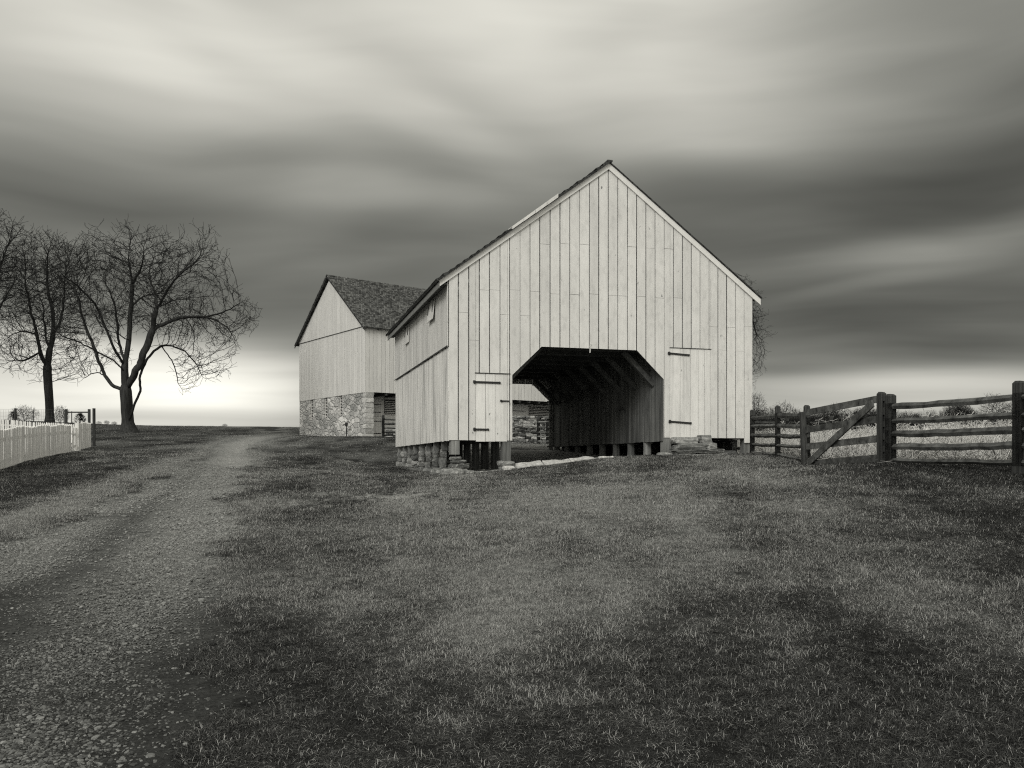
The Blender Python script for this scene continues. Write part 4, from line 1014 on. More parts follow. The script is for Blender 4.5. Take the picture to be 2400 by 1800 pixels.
# ------------------------------------------------------------------ picket fences
def picket_run(name, label, p0, p1, h, top='point', w=.075, gap=.035, rail_side=1, wob=.035, gate_post=False, lean=.0):
    x0, y0 = p0; L_ = math.hypot(p1[0] - x0, p1[1] - y0); ang = math.atan2(p1[1] - y0, p1[0] - x0); z0 = g1(x0, y0)
    f = empty(name, (x0, y0, z0), ang, label=label, cat='fence'); mb = MB(); n = int(L_ / (w + gap))
    ca, sa = math.cos(ang), math.sin(ang)
    xs = np.array([x0 + ca * i * (w + gap) for i in range(n)]); ys = np.array([y0 + sa * i * (w + gap) for i in range(n)]); zs = gz(xs, ys) - z0
    zs = zs * .5 + np.linspace(zs[0], zs[-1], n) * .5
    for i in range(n):
        u = i * (w + gap); zb = zs[i] + .02 + R.uniform(0, .02); hh = h + wob * math.sin(u * 1.7) + R.uniform(-.012, .012); k = R.gauss(0, .018) + lean; y = R.uniform(-.006, .006); tn = R.random()
        a = [(u, zb), (u + w, zb), (u + w + k, zb + hh - .04), (u + w / 2 + k, zb + hh), (u + k, zb + hh - .04)]
        nn = len(mb.v); t = .018
        mb.v += [(p, y - t / 2, q) for p, q in a] + [(p, y + t / 2, q) for p, q in a]
        mb.f += [tuple(nn + j for j in (4, 3, 2, 1, 0)), tuple(nn + 5 + j for j in range(5))] + [(nn + j, nn + (j + 1) % 5, nn + 5 + (j + 1) % 5, nn + 5 + j) for j in range(5)]; mb.t += [tn] * 7
    mb.build('pickets', M['picket'], f)
    for r in (.25, h - .25):
        mb = MB()
        for i in range(0, n - 1, 6):
            j = min(i + 6, n - 1); mb.beam((i * (w + gap), rail_side * .035, zs[i] + r), (j * (w + gap), rail_side * .035, zs[j] + r), .035, .08, .5)
        mb.build('rail', M['picket'], f)
    k = 0
    while k * 2.4 <= L_ + .1:
        u = min(k * 2.4, L_); i = min(int(u / (w + gap)), n - 1); mb = MB(); mb.box(u - .05, u + .05, rail_side * .055, rail_side * .055 + rail_side * .1, zs[i] - .2, zs[i] + h - .06) if rail_side > 0 else mb.box(u - .05, u + .05, -.155, -.055, zs[i] - .2, zs[i] + h - .06)
        mb.build('post', M['picket'], f); k += 1
    return f
pA = pxy(0, 22.9); pB = pxy(167, 34.8)
dx, dy = pB[0] - pA[0], pB[1] - pA[1]
pS = (pA[0] - dx * .45, pA[1] - dy * .45)
picket_run('picket_fence', 'worn white picket fence running beside the drive at the left edge', pS, pB, 1.10, rail_side=1, w=.095, gap=.008, wob=.022)
picket_run('picket_fence', 'short end panel of white pickets just beyond the gate gap', pxy(187, 37.6), pxy(213, 40.5), 1.16, rail_side=1, w=.095, gap=.010)
picket_run('picket_fence', 'white picket fence with pointed tops along the far side of the garden', pxy(-120, 46.5), pxy(210, 42.5), (hpt(985, *pxy(0, 45.3)) + hpt(995, *pxy(190, 42.8))) / 2, rail_side=1, w=.085, gap=.052, wob=.02)
picket_run('picket_gate', 'white picket gate in the gap between the two near fence panels', pxy(169, 36.4), pxy(180, 37.2), 1.0, rail_side=1, w=.06, gap=.07)
x, y = pxy(182, 37.2); mb = MB(); mb.box(-.09, .09, -.09, .09, -.2, 1.22, .6); tag(mb.build('gate_post', M['door'], loc=(x, y, g1(x, y))), 'white gate post with peeling paint in the picket fence gap', 'post')
# wire fence behind the garden
def pole(name, label, sx, Y, top, w, m='railpost', group=None, cat='post'):
    x, y = pxy(sx, Y); z = g1(x, y); h = EYE + (HY - top) / FOC * Y - z
    mb = MB(); mb.tube([(0, 0, -.2), (R.uniform(-.01, .01), 0, h * .5), (0, 0, h)], w / 2, 7, .4, rnd=.06); return tag(mb.build(name, M[m], loc=(x, y, z)), label, cat, group)
wf = pxy(-140, 52); wfe = pxy(150, 52); f = empty('wire_fence', (wf[0], wf[1], g1(*wf)), label='thin wire mesh fence on dark posts behind the garden pickets', cat='fence'); z0 = g1(*wf)
for sx, wd in ((-100, .15), (36, .15), (78, .05), (150, .05)):
    x, y = pxy(sx, 52); z = g1(x, y); mb = MB(); top = 957 if wd > .1 else 960; mb.tube([(x - wf[0], y - wf[1], z - z0 - .2), (x - wf[0], y - wf[1], EYE + (HY - top) / FOC * 52 - z0)], wd / 2, 7); mb.build('post', M['railpost'], f)
mb = MB(); zt0 = EYE + (HY - 960) / FOC * 52 - z0
for k in range(7): mb.beam((0, 0, zt0 - k * .2), (wfe[0] - wf[0], 0, zt0 - k * .2), .007, .007)
for k in range(50): u = (wfe[0] - wf[0]) * k / 49; mb.beam((u, 0, zt0 - 1.25), (u, 0, zt0), .006, .006)
mb.build('wire', M['rail'], f)
# wooden frame (arbour posts with crossbar)
xa, ya = pxy(155, 47); xb, yb = pxy(209, 47); za = g1(xa, ya); fr = empty('garden_arbor', (xa, ya, za), label='dark wooden frame of two posts and a crossbar behind the pickets', cat='frame')
for (x, y) in ((xa, ya), (xb, yb)):
    mb = MB(); mb.box(x - xa - .055, x - xa + .055, -.055, .055, g1(x, y) - za - .2, EYE + (HY - 959) / FOC * 47 - za); mb.build('post', M['railpost'], fr)
mb = MB(); zc = EYE + (HY - 966) / FOC * 47 - za; mb.box(.06, xb - xa - .06, -.03, .03, zc - .04, zc + .03); mb.build('crossbar', M['railpost'], fr)
pole('old_post', 'rough dark old post at the right end of the picket fence', 220, 41.5, 957, .14)
pole('old_post', 'thin leaning stake between the posts of the dark wooden frame', 168, 49, 964, .05)

# ------------------------------------------------------------------ trees by space colonisation
def grow(seed, skeleton, clouds, natt, step=.22, infl=2.2, kill=.42, iters=90, droop=-.02, twig=.007, trunk_r=.42, spr=2, sprl=.4, jitter=.12, thin=-9, persist=.35):
    """skeleton: list of limbs, each a list of Vectors (first limb starts at the base).  clouds: ellipsoids (centre, radii)"""
    rng = np.random.default_rng(seed); pos = []; par = []
    def add(p, q): pos.append(np.array(p, float)); par.append(q); return len(pos) - 1
    for li, limb in enumerate(skeleton):
        limb = [np.array(v, float) for v in limb]
        if li == 0: cur = add(limb[0], -1)
        else:
            d = np.linalg.norm(np.array(pos) - limb[0], axis=1); cur = int(d.argmin()); limb[0] = pos[cur]
        # smooth the traced limb (Catmull-Rom) and give it a slight crookedness
        pts = [limb[0]]; ext = [2 * limb[0] - limb[1]] + limb + [2 * limb[-1] - limb[-2]]
        for i in range(1, len(ext) - 2):
            p0_, p1_, p2_, p3_ = ext[i - 1:i + 3]; m = max(2, int(np.linalg.norm(p2_ - p1_) / step))
            for k in range(1, m + 1):
                t = k / m; pts.append(.5 * (2 * p1_ + (p2_ - p0_) * t + (2 * p0_ - 5 * p1_ + 4 * p2_ - p3_) * t * t + (3 * p1_ - p0_ - 3 * p2_ + p3_) * t ** 3))
        wob = np.zeros(3)
        for k, p in enumerate(pts[1:]):
            wob = wob * .8 + rng.normal(0, .022, 3); cur = add(p + (wob if li else wob * .3), cur)
    nskel = len(pos)
    vol = np.array([c[1][0] * c[1][1] * c[1][2] for c in clouds]); cnt = rng.multinomial(natt, vol / vol.sum()); att = []
    for (c, r), k in zip(clouds, cnt):
        v = rng.normal(size=(k, 3)); v /= np.linalg.norm(v, axis=1)[:, None]; v *= rng.random((k, 1)) ** (1 / 2.6); att.append(np.array(c) + v * np.array(r))
    att = np.concatenate(att); a3 = att * 1.25 + seed; g3 = np.sin(a3[:, 0] * 1.3 + 1.7 * np.sin(a3[:, 1])) + np.sin(a3[:, 1] * 1.1 + 1.9 * np.sin(a3[:, 2])) + np.sin(a3[:, 2] * 1.5 + 1.6 * np.sin(a3[:, 0])); att = att[g3 > thin]; nd = np.full(len(att), 1e9); ni = np.zeros(len(att), int)
    new = list(range(len(pos))); ctr = np.array(skeleton[0][min(3, len(skeleton[0]) - 1)], float)
    for it in range(iters):
        if not new or not len(att): break
        for i in range(0, len(new), 400):
            ids = new[i:i + 400]; pp = np.array([pos[j] for j in ids]); d = np.linalg.norm(att[:, None] - pp[None], axis=2); k = d.argmin(1); dm = d[np.arange(len(att)), k]; b = dm < nd
            nd[b] = dm[b]; ni[b] = np.array(ids)[k[b]]
        live = nd > kill; att, nd, ni = att[live], nd[live], ni[live]
        act = nd < infl * (1 + .6 * (it < 6)); new = []
        if not act.any(): break
        src = ni[act]; dirs = att[act]; order = np.argsort(src); src = src[order]; dirs = dirs[order]
        uq, st = np.unique(src, return_index=True); st = list(st) + [len(src)]
        for u, a, b in zip(uq, st[:-1], st[1:]):
            dv = dirs[a:b] - pos[u]; dv /= np.linalg.norm(dv, axis=1)[:, None] + 1e-9; v = dv.sum(0); v /= np.linalg.norm(v) + 1e-9
            if par[u] >= 0: q = pos[u] - pos[par[u]]; v = v + persist * q / (np.linalg.norm(q) + 1e-9)
            o = pos[u] - ctr; o /= np.linalg.norm(o) + 1e-9; v = v + .38 * o + rng.normal(0, jitter * 1.9, 3) * (1, 1, .8) + np.array([0, 0, droop]); v /= np.linalg.norm(v) + 1e-9
            new.append(add(pos[u] + v * step, u))
    n = len(pos); nch = np.zeros(n, int)
    for p in par:
        if p >= 0: nch[p] += 1
    # terminal sprigs
    for i in range(nskel, n):
        if nch[i] == 0 or rng.random() < .45:
            for _ in range(spr if nch[i] == 0 else 1):
                q = pos[i] - pos[par[i]]; q /= np.linalg.norm(q) + 1e-9; v = q + rng.normal(0, .5, 3) + np.array([0, 0, droop + .15]); cur = i
                for k in range(3): v /= np.linalg.norm(v) + 1e-9; cur = add(pos[cur] + v * sprl / 3 * rng.uniform(.7, 1.3), cur); v = v + rng.normal(0, .35, 3)
    pos = np.array(pos); n = len(pos); leaf = np.ones(n); 
    for p in par:
        if p >= 0: leaf[p] = 0
    w = leaf.copy()
    for i in range(n - 1, 0, -1):
        if par[i] >= 0: w[par[i]] += w[i]
    rad = twig + (trunk_r - twig) * (w / w[0]) ** .62 - (trunk_r - twig) * (1 / w[0]) ** .62
    return pos, par, rad
def tree_mesh(mb_t, mb_c, pos, par, rad, base, split=.085, flare=1.5, fh=.9):
    n = len(pos); dirs = np.zeros((n, 3)); b0 = Vector(base)
    for i in range(1, n):
        d = pos[i] - pos[par[i]]; dirs[i] += d / (np.linalg.norm(d) + 1e-9)
    dirs[0] = (0, 0, 1); ring = {}
    def frame(d):
        d = Vector(d).normalized(); u = Vector((.2, 1, .1)); a = d.cross(u).normalized(); return a, a.cross(d).normalized()
    def mk(mb, i, r, k, d):
        a, b = frame(d); p = Vector(pos[i]) - b0; s = len(mb.v)
        for j in range(k):
            t = 2 * math.pi * j / k; rr = r * (1 + (.10 * math.sin(3 * t + i * .13) if k > 6 else 0)); q = p + a * math.cos(t) * rr + b * math.sin(t) * rr; mb.v.append((q.x, q.y, q.z))
        return s
    for i in range(1, n):
        p = par[i]; r1 = rad[i]; big = r1 > split; mb = mb_t if big else mb_c; k = 12 if r1 > .15 else (8 if big else (5 if r1 > .02 else 3))
        r0 = min(rad[p], r1 * 1.35) if rad[p] > r1 * 1.6 else rad[p]
        def fl(q, r):
            h = pos[q][2] - base[2]; return r * (1 + (flare - 1) * max(0, 1 - h / fh) ** 2) if big else r
        key = (id(mb), p, k, round(r0, 5)); s0 = ring.get(key)
        if s0 is None: s0 = mk(mb, p, fl(p, r0), k, dirs[p] if rad[p] <= r1 * 1.6 else dirs[i]); ring[key] = s0
        s1 = mk(mb, i, fl(i, r1), k, dirs[i]); ring[(id(mb), i, k, round(r1, 5))] = s1
        for j in range(k):
            mb.f.append((s0 + j, s0 + (j + 1) % k, s1 + (j + 1) % k, s1 + j)); mb.t.append(.5)
def make_tree(label, base, skeleton, clouds, natt, name='bare_tree', group=None, **kw):
    pos, par, rad = grow(kw.pop('seed', 1), skeleton, clouds, natt, **{k: v for k, v in kw.items() if k not in ('split', 'flare', 'fh')})
    t = MB(); c = MB(); tree_mesh(t, c, pos, par, rad, base, kw.get('split', .085), kw.get('flare', 1.5), kw.get('fh', .9))
    e = empty(name, base, label=label, cat='tree', group=group); t.build('trunk', M['bark'], e, smooth=True); c.build('crown', M['twig'], e, smooth=True)
    return e
def c5(x, y, Y): return P(x * .3858, 480 + y * .3858, Y)     # from the detail picture of the left trees
# --- large spreading tree
T = 54.0; b = c5(778, 1385, T); b.z = g1(b.x, b.y) - .05
def lim(pts): return [b if p is None else c5(p[0], p[1], T + (p[2] if len(p) > 2 else 0)) for p in pts]
sk = [lim([None, (772, 1300), (768, 1200), (765, 1130), (762, 1050), (762, 960), (785, 820), (795, 640), (800, 480), (780, 340), (790, 240)]),
      lim([(765, 1140), (700, 1105), (650, 1060), (610, 970), (560, 850), (510, 720), (470, 560), (420, 470, 1), (370, 390, 2)]),
      lim([(762, 1040), (720, 970, -.5), (610, 900, -1), (480, 830, -1.5), (380, 800, -2)]),
      lim([(745, 990), (680, 850, -1), (620, 700, -1), (560, 590, -1.5), (470, 500, -2), (380, 430, -3)]),
      lim([(762, 960), (730, 860, 1), (715, 740, 1.5), (695, 590, 2), (650, 470, 2.5), (640, 330, 3)]),
      lim([(765, 1120), (800, 1060, -.3), (860, 930, -.8), (920, 780, -1), (950, 640, -1.5), (990, 560, -2), (1080, 430, -2.5), (1190, 340, -3), (1260, 200, -3)]),
      lim([(800, 1350, -.3), (812, 1240, -.5), (845, 1140, -.5), (850, 1040, -.6), (910, 920, 0), (990, 850, .5), (1090, 870, 1), (1160, 920, 1.5), (1230, 1040, 2)]),
      lim([(935, 780, -1), (1020, 715, -1), (1120, 690, -1.5), (1250, 690, -2), (1370, 740, -2), (1430, 820, -2)]),
      lim([(950, 640, -1.5), (940, 540, 0), (905, 420, 1.5), (930, 320, 2.5), (960, 220, 3)]),
      lim([(1120, 690, -1.5), (1240, 680, -1), (1380, 640, 0), (1470, 590, .5)]),
      lim([(960, 620, -1.5), (1060, 580, -3), (1180, 560, -4), (1300, 560, -4)]),
      lim([(990, 860, .5), (1050, 960, 1), (1080, 1060, 1), (1110, 1130, 1)]),
      lim([(795, 620), (870, 560, 2), (960, 550, 3.5), (1080, 600, 4.5)]),
      lim([(800, 480), (860, 380, -1.5), (880, 250, -2.5)]),
      lim([(650, 1060), (590, 1020, 1), (530, 1040, 1.5), (480, 1080, 2)]),
      lim([(785, 820), (700, 780, -2.2), (620, 740, -3.5), (560, 650, -4)])]
def cl(x, y, dy, rx, rz, ry): v = c5(x, y, T + dy); k = .3858 * T / FOC; return ((v.x, v.y, v.z), (rx * k, ry, rz * k))
clouds = [cl(820, 360, 0, 330, 215, 3.6), (cl(640, 260, 0, 110, 160, 2)), cl(1130, 400, -1, 250, 230, 3.6), cl(1330, 650, -1, 230, 170, 3.2), cl(1240, 900, 0, 190, 170, 3), cl(1140, 1060, .5, 90, 130, 2),
          cl(530, 480, 0, 230, 230, 3.6), cl(430, 720, 0, 230, 190, 3.2), cl(1000, 640, 0, 220, 170, 4.2), cl(1240, 260, -1.5, 90, 110, 2), cl(560, 900, .5, 230, 110, 2.5), cl(780, 560, 0, 230, 180, 4.4), cl(1450, 640, -.5, 110, 110, 2)]
make_tree('large spreading bare tree with a forked trunk, nearest the drive', tuple(b), sk, clouds, 6800, seed=5, trunk_r=.38, kill=.30, infl=1.6, step=.19, iters=110, twig=.0088, sprl=.55, thin=-.4, persist=.9, jitter=.12, flare=1.75, droop=.12)
# --- middle tree
T = 62.0; b = c5(300, 1330, T); b.z = g1(b.x, b.y) - .05
sk = [lim([None, (298, 1200), (292, 1080), (290, 1000), (300, 900), (322, 800), (318, 640), (290, 520), (285, 400), (290, 290)]),
      lim([(290, 985), (250, 900, -.6), (225, 790, -1), (200, 690, -1.5), (180, 580, -2), (150, 450, -2)]),
      lim([(305, 880), (280, 800, 1.2), (260, 640, 2), (230, 520, 2.5), (215, 380, 3)]),
      lim([(320, 780), (370, 690, 1), (390, 560, 2), (400, 420, 2.5), (400, 300, 3)]),
      lim([(292, 1075), (230, 1075, -.5), (165, 1090, -1)]), lim([(292, 1075), (350, 1065, .5), (400, 1070, 1)]),
      lim([(300, 1000), (360, 1000, 1), (420, 1040, 1.5), (480, 1060, 2)]),
      lim([(225, 790, -1), (140, 770, -1.5), (60, 800, -2)]), lim([(250, 900, -.6), (160, 940, 0), (60, 950, .5)])]
clouds = [cl(300, 360, 0, 170, 185, 3.4), cl(200, 480, 0, 190, 200, 3.6), cl(400, 420, 0, 160, 200, 3.2), cl(150, 720, 0, 190, 170, 3.4), cl(340, 640, 0, 200, 200, 3.6), cl(110, 920, 0, 170, 110, 2.6), cl(400, 960, 0, 170, 110, 2.6)]
make_tree('bare tree with one straight trunk rising behind the picket fence', tuple(b), sk, clouds, 6500, seed=9, trunk_r=.29, kill=.30, infl=1.6, step=.2, iters=90, twig=.0092, sprl=.7, thin=-.45, persist=.8, jitter=.11, flare=1.4, droop=.06)
# --- tree at the left edge, trunk outside the picture
T = 56.0; b = c5(-190, 1400, T); b.z = g1(b.x, b.y) - .05
sk = [lim([None, (-180, 1150), (-170, 950), (-150, 700), (-150, 450), (-140, 250)]), lim([(-175, 950), (-80, 780, -1), (0, 640, -1.5), (60, 520, -2), (130, 420, -2)]),
      lim([(-150, 700), (-60, 520, 1), (20, 330, 1.5), (60, 200, 2)]), lim([(-170, 950), (-260, 780), (-360, 620), (-420, 450)]), lim([(0, 640, -1.5), (-20, 560, -2), (10, 440, -3)])]
clouds = [cl(-40, 240, 0, 200, 180, 3.2), cl(60, 330, 0, 110, 200, 2.8), cl(50, 520, 0, 110, 130, 2.6), cl(-250, 400, 0, 280, 260, 4), cl(-300, 650, 0, 250, 200, 4), cl(-40, 560, 0, 150, 150, 3)]
make_tree('bare tree cut off by the left edge, only its outer branches showing', tuple(b), sk, clouds, 6000, seed=17, trunk_r=.36, kill=.32, infl=1.6, step=.2, iters=90, twig=.010, sprl=.65, thin=-.45, persist=.8, jitter=.11, droop=.05)
# --- drooping tree behind the right corner of the crib barn
T = 39.0; bb = P(1690, 1040, T); b = Vector((bb.x, bb.y, g1(bb.x, bb.y) - .05))
def q(x, y, dy=0): return P(x, y, T + dy)
sk = [[b, q(1690, 950), q(1688, 850), q(1685, 740), q(1680, 650)], [q(1688, 850), q(1725, 770, -.5), q(1755, 740, -1), q(1775, 790, -1)], [q(1685, 740), q(1720, 690, .5), q(1745, 690, 1), q(1765, 740, 1)], [q(1688, 850), q(1650, 760, .5), q(1610, 720, 1)], [q(1680, 700), q(1700, 650), q(1722, 640)]]
kk = T / FOC
clouds = [((lambda v: (v.x, v.y, v.z))(q(1732, 775)), (62 * kk, 2, 130 * kk)), ((lambda v: (v.x, v.y, v.z))(q(1690, 715)), (62 * kk, 2, 62 * kk)), ((lambda v: (v.x, v.y, v.z))(q(1640, 730)), (60 * kk, 2, 80 * kk)), ((lambda v: (v.x, v.y, v.z))(q(1745, 860)), (42 * kk, 1.5, 45 * kk))]
make_tree('bare tree hidden behind the right corner of the crib barn, twigs drooping past it', tuple(b), sk, clouds, 2600, seed=23, trunk_r=.20, kill=.22, infl=1.2, step=.13, iters=90, twig=.005, sprl=.3, droop=-.15, jitter=.3)

# shrubs and trees of the far hedgerow: four kinds, copied
def shrub_parts(seed, h, w):
    rng = random.Random(seed); sk = []; base = (0, 0, 0); n = 6
    for k in range(n):
        a = rng.uniform(0, 6.28); r = rng.uniform(.2, .8) * w / 2
        sk.append([Vector((0, 0, 0)), Vector((math.cos(a) * r * .3, math.sin(a) * r * .3, h * .35)), Vector((math.cos(a) * r, math.sin(a) * r, h * rng.uniform(.55, .8)))])
    clouds = [((0, 0, h * .62), (w / 2, w / 2, h * .40)), ((rng.uniform(-.2, .2) * w, 0, h * .8), (w * .3, w * .3, h * .24))]
    pos, par, rad = grow(seed, sk, clouds, 1300, step=.2, infl=1.6, kill=.26, iters=40, twig=.010, trunk_r=.07, sprl=.6, jitter=.14, droop=.12)
    t = MB(); c = MB(); tree_mesh(t, c, pos, par, rad, base, .05, 1.0)
    return t, c
kinds = []
for (sd, h, w, nm) in ((3, 3.6, 3.2, 'bare_shrub'), (4, 4.6, 3.4, 'bare_shrub'), (5, 3.0, 3.8, 'bare_shrub'), (6, 5.2, 3.0, 'bare_shrub')):
    kinds.append((nm,) + shrub_parts(sd, h, w))
protos = {}
def place_shrub(ki, x, y, s, rz, label, group):
    nm, t, c = kinds[ki]
    if ki not in protos:
        e = empty(nm, (x, y, g1(x, y) - .1), rz, cat='shrub'); a = t.build('stems', M['bark'], e, smooth=True); b2 = c.build('crown', M['twig'], e, smooth=True); protos[ki] = (a, b2); 
    else:
        e = empty(nm, (x, y, g1(x, y) - .1), rz, cat='shrub')
        for src in protos[ki]: c2 = src.copy(); c2.parent = e; COL.objects.link(c2)
    e.scale = (s, s, s * R.uniform(.85, 1.1)); e['label'] = label; e['group'] = group; return e
LBL = 'leafless shrub in the hedgerow beyond the tall grass field'
for row, (Y0, n, s0) in enumerate(((64, 50, .34), (72, 50, .42), (82, 60, .50), (90, 66, .64), (98, 56, .80))):
    for i in range(n):
        sx = 1720 + (2620 - 1720) * (i + R.uniform(.1, .9)) / n; Y = Y0 + R.uniform(-3, 3); x, y = pxy(sx, Y)
        place_shrub(R.randrange(4), x, y, s0 * R.uniform(.6, 1.1) * (.75 + .5 * float(fbm([sx * .012], [3.3], 8)[0])), R.uniform(0, 6.3), LBL, 'hedgerow shrubs beyond the field')
for sx, s, ki in ((1768, .7, 3), (1812, .72, 0), (1838, .75, 1), (1880, .62, 0), (1960, .55, 3), (2330, .72, 3), (2372, .7, 1)):
    x, y = pxy(sx, 82); place_shrub(ki, x, y, s, R.uniform(0, 6.3), 'taller leafless shrub rising above the field hedgerow', 'taller hedgerow shrubs')
x, y = pxy(58, 60); place_shrub(2, x, y, .45, 1, 'low bare shrub behind the pickets between the wire fence posts', 'garden shrubs')
x, y = pxy(140, 60); place_shrub(0, x, y, .35, 2, 'small bare shrub behind the pickets right of the straight trunk', 'garden shrubs')
for i, sx in enumerate((232, 250, 268)):
    x, y = pxy(sx, 70); place_shrub(2, x, y, .12, i, 'tiny bare bush on the hilltop left of the spreading tree', 'tiny hilltop bushes')
x, y = pxy(527, 72); place_shrub(2, x, y, .11, 1, 'single tiny bush on the bare skyline between the spreading tree and the bank barn', 'tiny hilltop bushes')
# small cedars
def cedar(label, sx, Y, top, w):
    x, y = pxy(sx, Y); z = g1(x, y); h = EYE + (HY - top) / FOC * Y - z; e = empty('cedar', (x, y, z), label=label, cat='tree'); t = MB(); t.tube([(0, 0, -.1), (0, 0, h * .9)], [.05, .01], 6); t.build('trunk', M['bark'], e)
    c = MB()
    for i in range(900):
        u = R.random() ** .8; zz = h * (.08 + .9 * u); r = w / 2 * (1 - u) ** .8 * R.uniform(.3, 1.05) * (1 + .25 * math.sin(zz * 9)); a = R.uniform(0, 6.28); p = Vector((math.cos(a) * r, math.sin(a) * r, zz)); d = Vector((math.cos(a), math.sin(a), R.uniform(.1, .9))).normalized() * R.uniform(.08, .18)
        s = d.cross(Vector((R.random(), R.random(), 1))).normalized() * .018; n = len(c.v); c.v += [tuple(p - s), tuple(p + s), tuple(p + d)]; c.f.append((n, n + 1, n + 2)); c.t.append(R.random())
    c.build('crown', M['twig'], e)
cedar('small dark cedar seen between the posts of the wooden frame', 187, 56, 969, 1.5)
cedar('dark cedar bush beside the left wire fence post', 30, 56, 965, 1.3)

# ------------------------------------------------------------------ scattered ground cover
def scatter(name, label, cat, pts, rot, scl, idx, tone, variants, mt, kindtag='stuff'):
    col = bpy.data.collections.new(name + '_variants')
    for i, mb in enumerate(variants):
        me = bpy.data.meshes.new('%s_piece' % name); me.from_pydata(mb.v, [], mb.f); at = me.attributes.new('tone', 'FLOAT', 'FACE'); at.data.foreach_set('value', np.array(mb.t, dtype=np.float32)); me.materials.append(mt)
        o = bpy.data.objects.new('%s_piece' % name, me); col.objects.link(o)
    me = bpy.data.meshes.new(name); me.vertices.add(len(pts)); me.vertices.foreach_set('co', pts.astype(np.float32).ravel())
    for nm, ty, arr in (('rot', 'FLOAT_VECTOR', rot), ('scl', 'FLOAT_VECTOR', scl), ('idx', 'INT', idx), ('tone', 'FLOAT', tone)):
        at = me.attributes.new(nm, ty, 'POINT'); at.data.foreach_set('vector' if ty == 'FLOAT_VECTOR' else 'value', arr.astype(np.int32 if ty == 'INT' else np.float32).ravel())
    ob = bpy.data.objects.new(name, me); COL.objects.link(ob); ob.data.materials.append(mt)
    ng = bpy.data.node_groups.new(name, 'GeometryNodeTree'); ng.interface.new_socket('Geometry', in_out='INPUT', socket_type='NodeSocketGeometry'); ng.interface.new_socket('Geometry', in_out='OUTPUT', socket_type='NodeSocketGeometry')
    gi = ng.nodes.new('NodeGroupInput'); go = ng.nodes.new('NodeGroupOutput'); ip = ng.nodes.new('GeometryNodeInstanceOnPoints'); ci = ng.nodes.new('GeometryNodeCollectionInfo')
    ci.inputs['Collection'].default_value = col; ci.inputs['Separate Children'].default_value = True; ci.inputs['Reset Children'].default_value = True
    ip.inputs['Pick Instance'].default_value = True
    def na(nm, ty): a = ng.nodes.new('GeometryNodeInputNamedAttribute'); a.data_type = ty; a.inputs['Name'].default_value = nm; return a.outputs['Attribute']
    ng.links.new(gi.outputs[0], ip.inputs['Points']); ng.links.new(ci.outputs[0], ip.inputs['Instance']); ng.links.new(na('idx', 'INT'), ip.inputs['Instance Index'])
    ng.links.new(na('rot', 'FLOAT_VECTOR'), ip.inputs['Rotation']); ng.links.new(na('scl', 'FLOAT_VECTOR'), ip.inputs['Scale']); ng.links.new(ip.outputs[0], go.inputs[0])
    md = ob.modifiers.new('scatter', 'NODES'); md.node_group = ng
    tag(ob, label, cat, kind=kindtag); return ob
def tuft(n, rad, h, w, lean, seg=2):
    mb = MB()
    for _ in range(n):
        a = R.uniform(0, 6.28); r = rad * math.sqrt(R.random()); x, y = math.cos(a) * r, math.sin(a) * r; t = R.uniform(0, 6.28); l = R.uniform(.2, 1) * lean; hh = h * R.uniform(.5, 1.1); wd = w * R.uniform(.7, 1.3)
        dx, dy = math.cos(t), math.sin(t); px, py = -dy * wd / 2, dx * wd / 2; b = len(mb.v); tn = R.random()
        for k in range(seg + 1):
            u = k / seg; ox = dx * l * hh * u * u; oy = dy * l * hh * u * u; z = hh * (u - .35 * l * u * u); q = 1 - u
            if k < seg: mb.v += [(x + ox - px * (1 - u * .5), y + oy - py * (1 - u * .5), z), (x + ox + px * (1 - u * .5), y + oy + py * (1 - u * .5), z)]
            else: mb.v.append((x + ox, y + oy, z))
        for k in range(seg - 1): mb.f.append((b + 2 * k, b + 2 * k + 1, b + 2 * k + 3, b + 2 * k + 2)); mb.t.append(tn)
        mb.f.append((b + 2 * seg - 2, b + 2 * seg - 1, b + 2 * seg)); mb.t.append(tn)
    return mb
def zone(y0, y1, dens, margin=2.0, xlo=None, xhi=None):
    """random points in the strip of ground between two distances, wide enough for the view"""
    w = .64 * y1 + margin; xl = -w if xlo is None else xlo; xh = w if xhi is None else xhi; n = int((xh - xl) * (y1 - y0) * dens)
    x = NR.uniform(xl, xh, n); y = NR.uniform(y0, y1, n); k = np.abs(x) < .64 * y + margin; return x[k], y[k]
def lawn_points(zones):
    X = []; Y = []; S = []
    for (a, b_, d, s) in zones: x, y = zone(a, b_, d); X.append(x); Y.append(y); S.append(np.full(len(x), s))
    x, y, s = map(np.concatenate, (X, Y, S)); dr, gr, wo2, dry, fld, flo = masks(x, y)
    a, sb = barn_local(x, y); inb = (a > .0) & (a < 9.4) & (sb > .1) & (sb < L) ; mouth = (a > 1.8) & (a < 5.6) & (sb > -.55) & (sb <= .1)
    af = (x - CXB) * .8 + (y - CYB) * .6; bf = -(x - CXB) * .6 + (y - CYB) * .8; infar = (af > 0) & (af < LB) & (bf > 0) & (bf < WB)
    prob = (1 - .985 * sstep(dr, .25, .75)) * (1 - .8 * wo2) * (1 - fld); prob = prob * np.where(inb, .03, 1) * np.where(mouth, .15, 1) * np.where(infar, 0, 1)
    prob = prob * (.55 + .45 * sstep(fbm(x * 2.2, y * 2.2, 77), .3, .5))
    k = NR.random(len(x)) < prob; x, y, s, dry, dr = x[k], y[k], s[k], dry[k], dr[k]
    return x, y, s, dry, dr
x, y, s, dry, dr = lawn_points([(3.2, 6.5, 800, .95), (6.5, 10, 600, 1.0), (10, 15, 330, 1.15), (15, 24, 150, 1.45), (24, 36, 45, 2.0), (36, 72, 12, 2.6)])
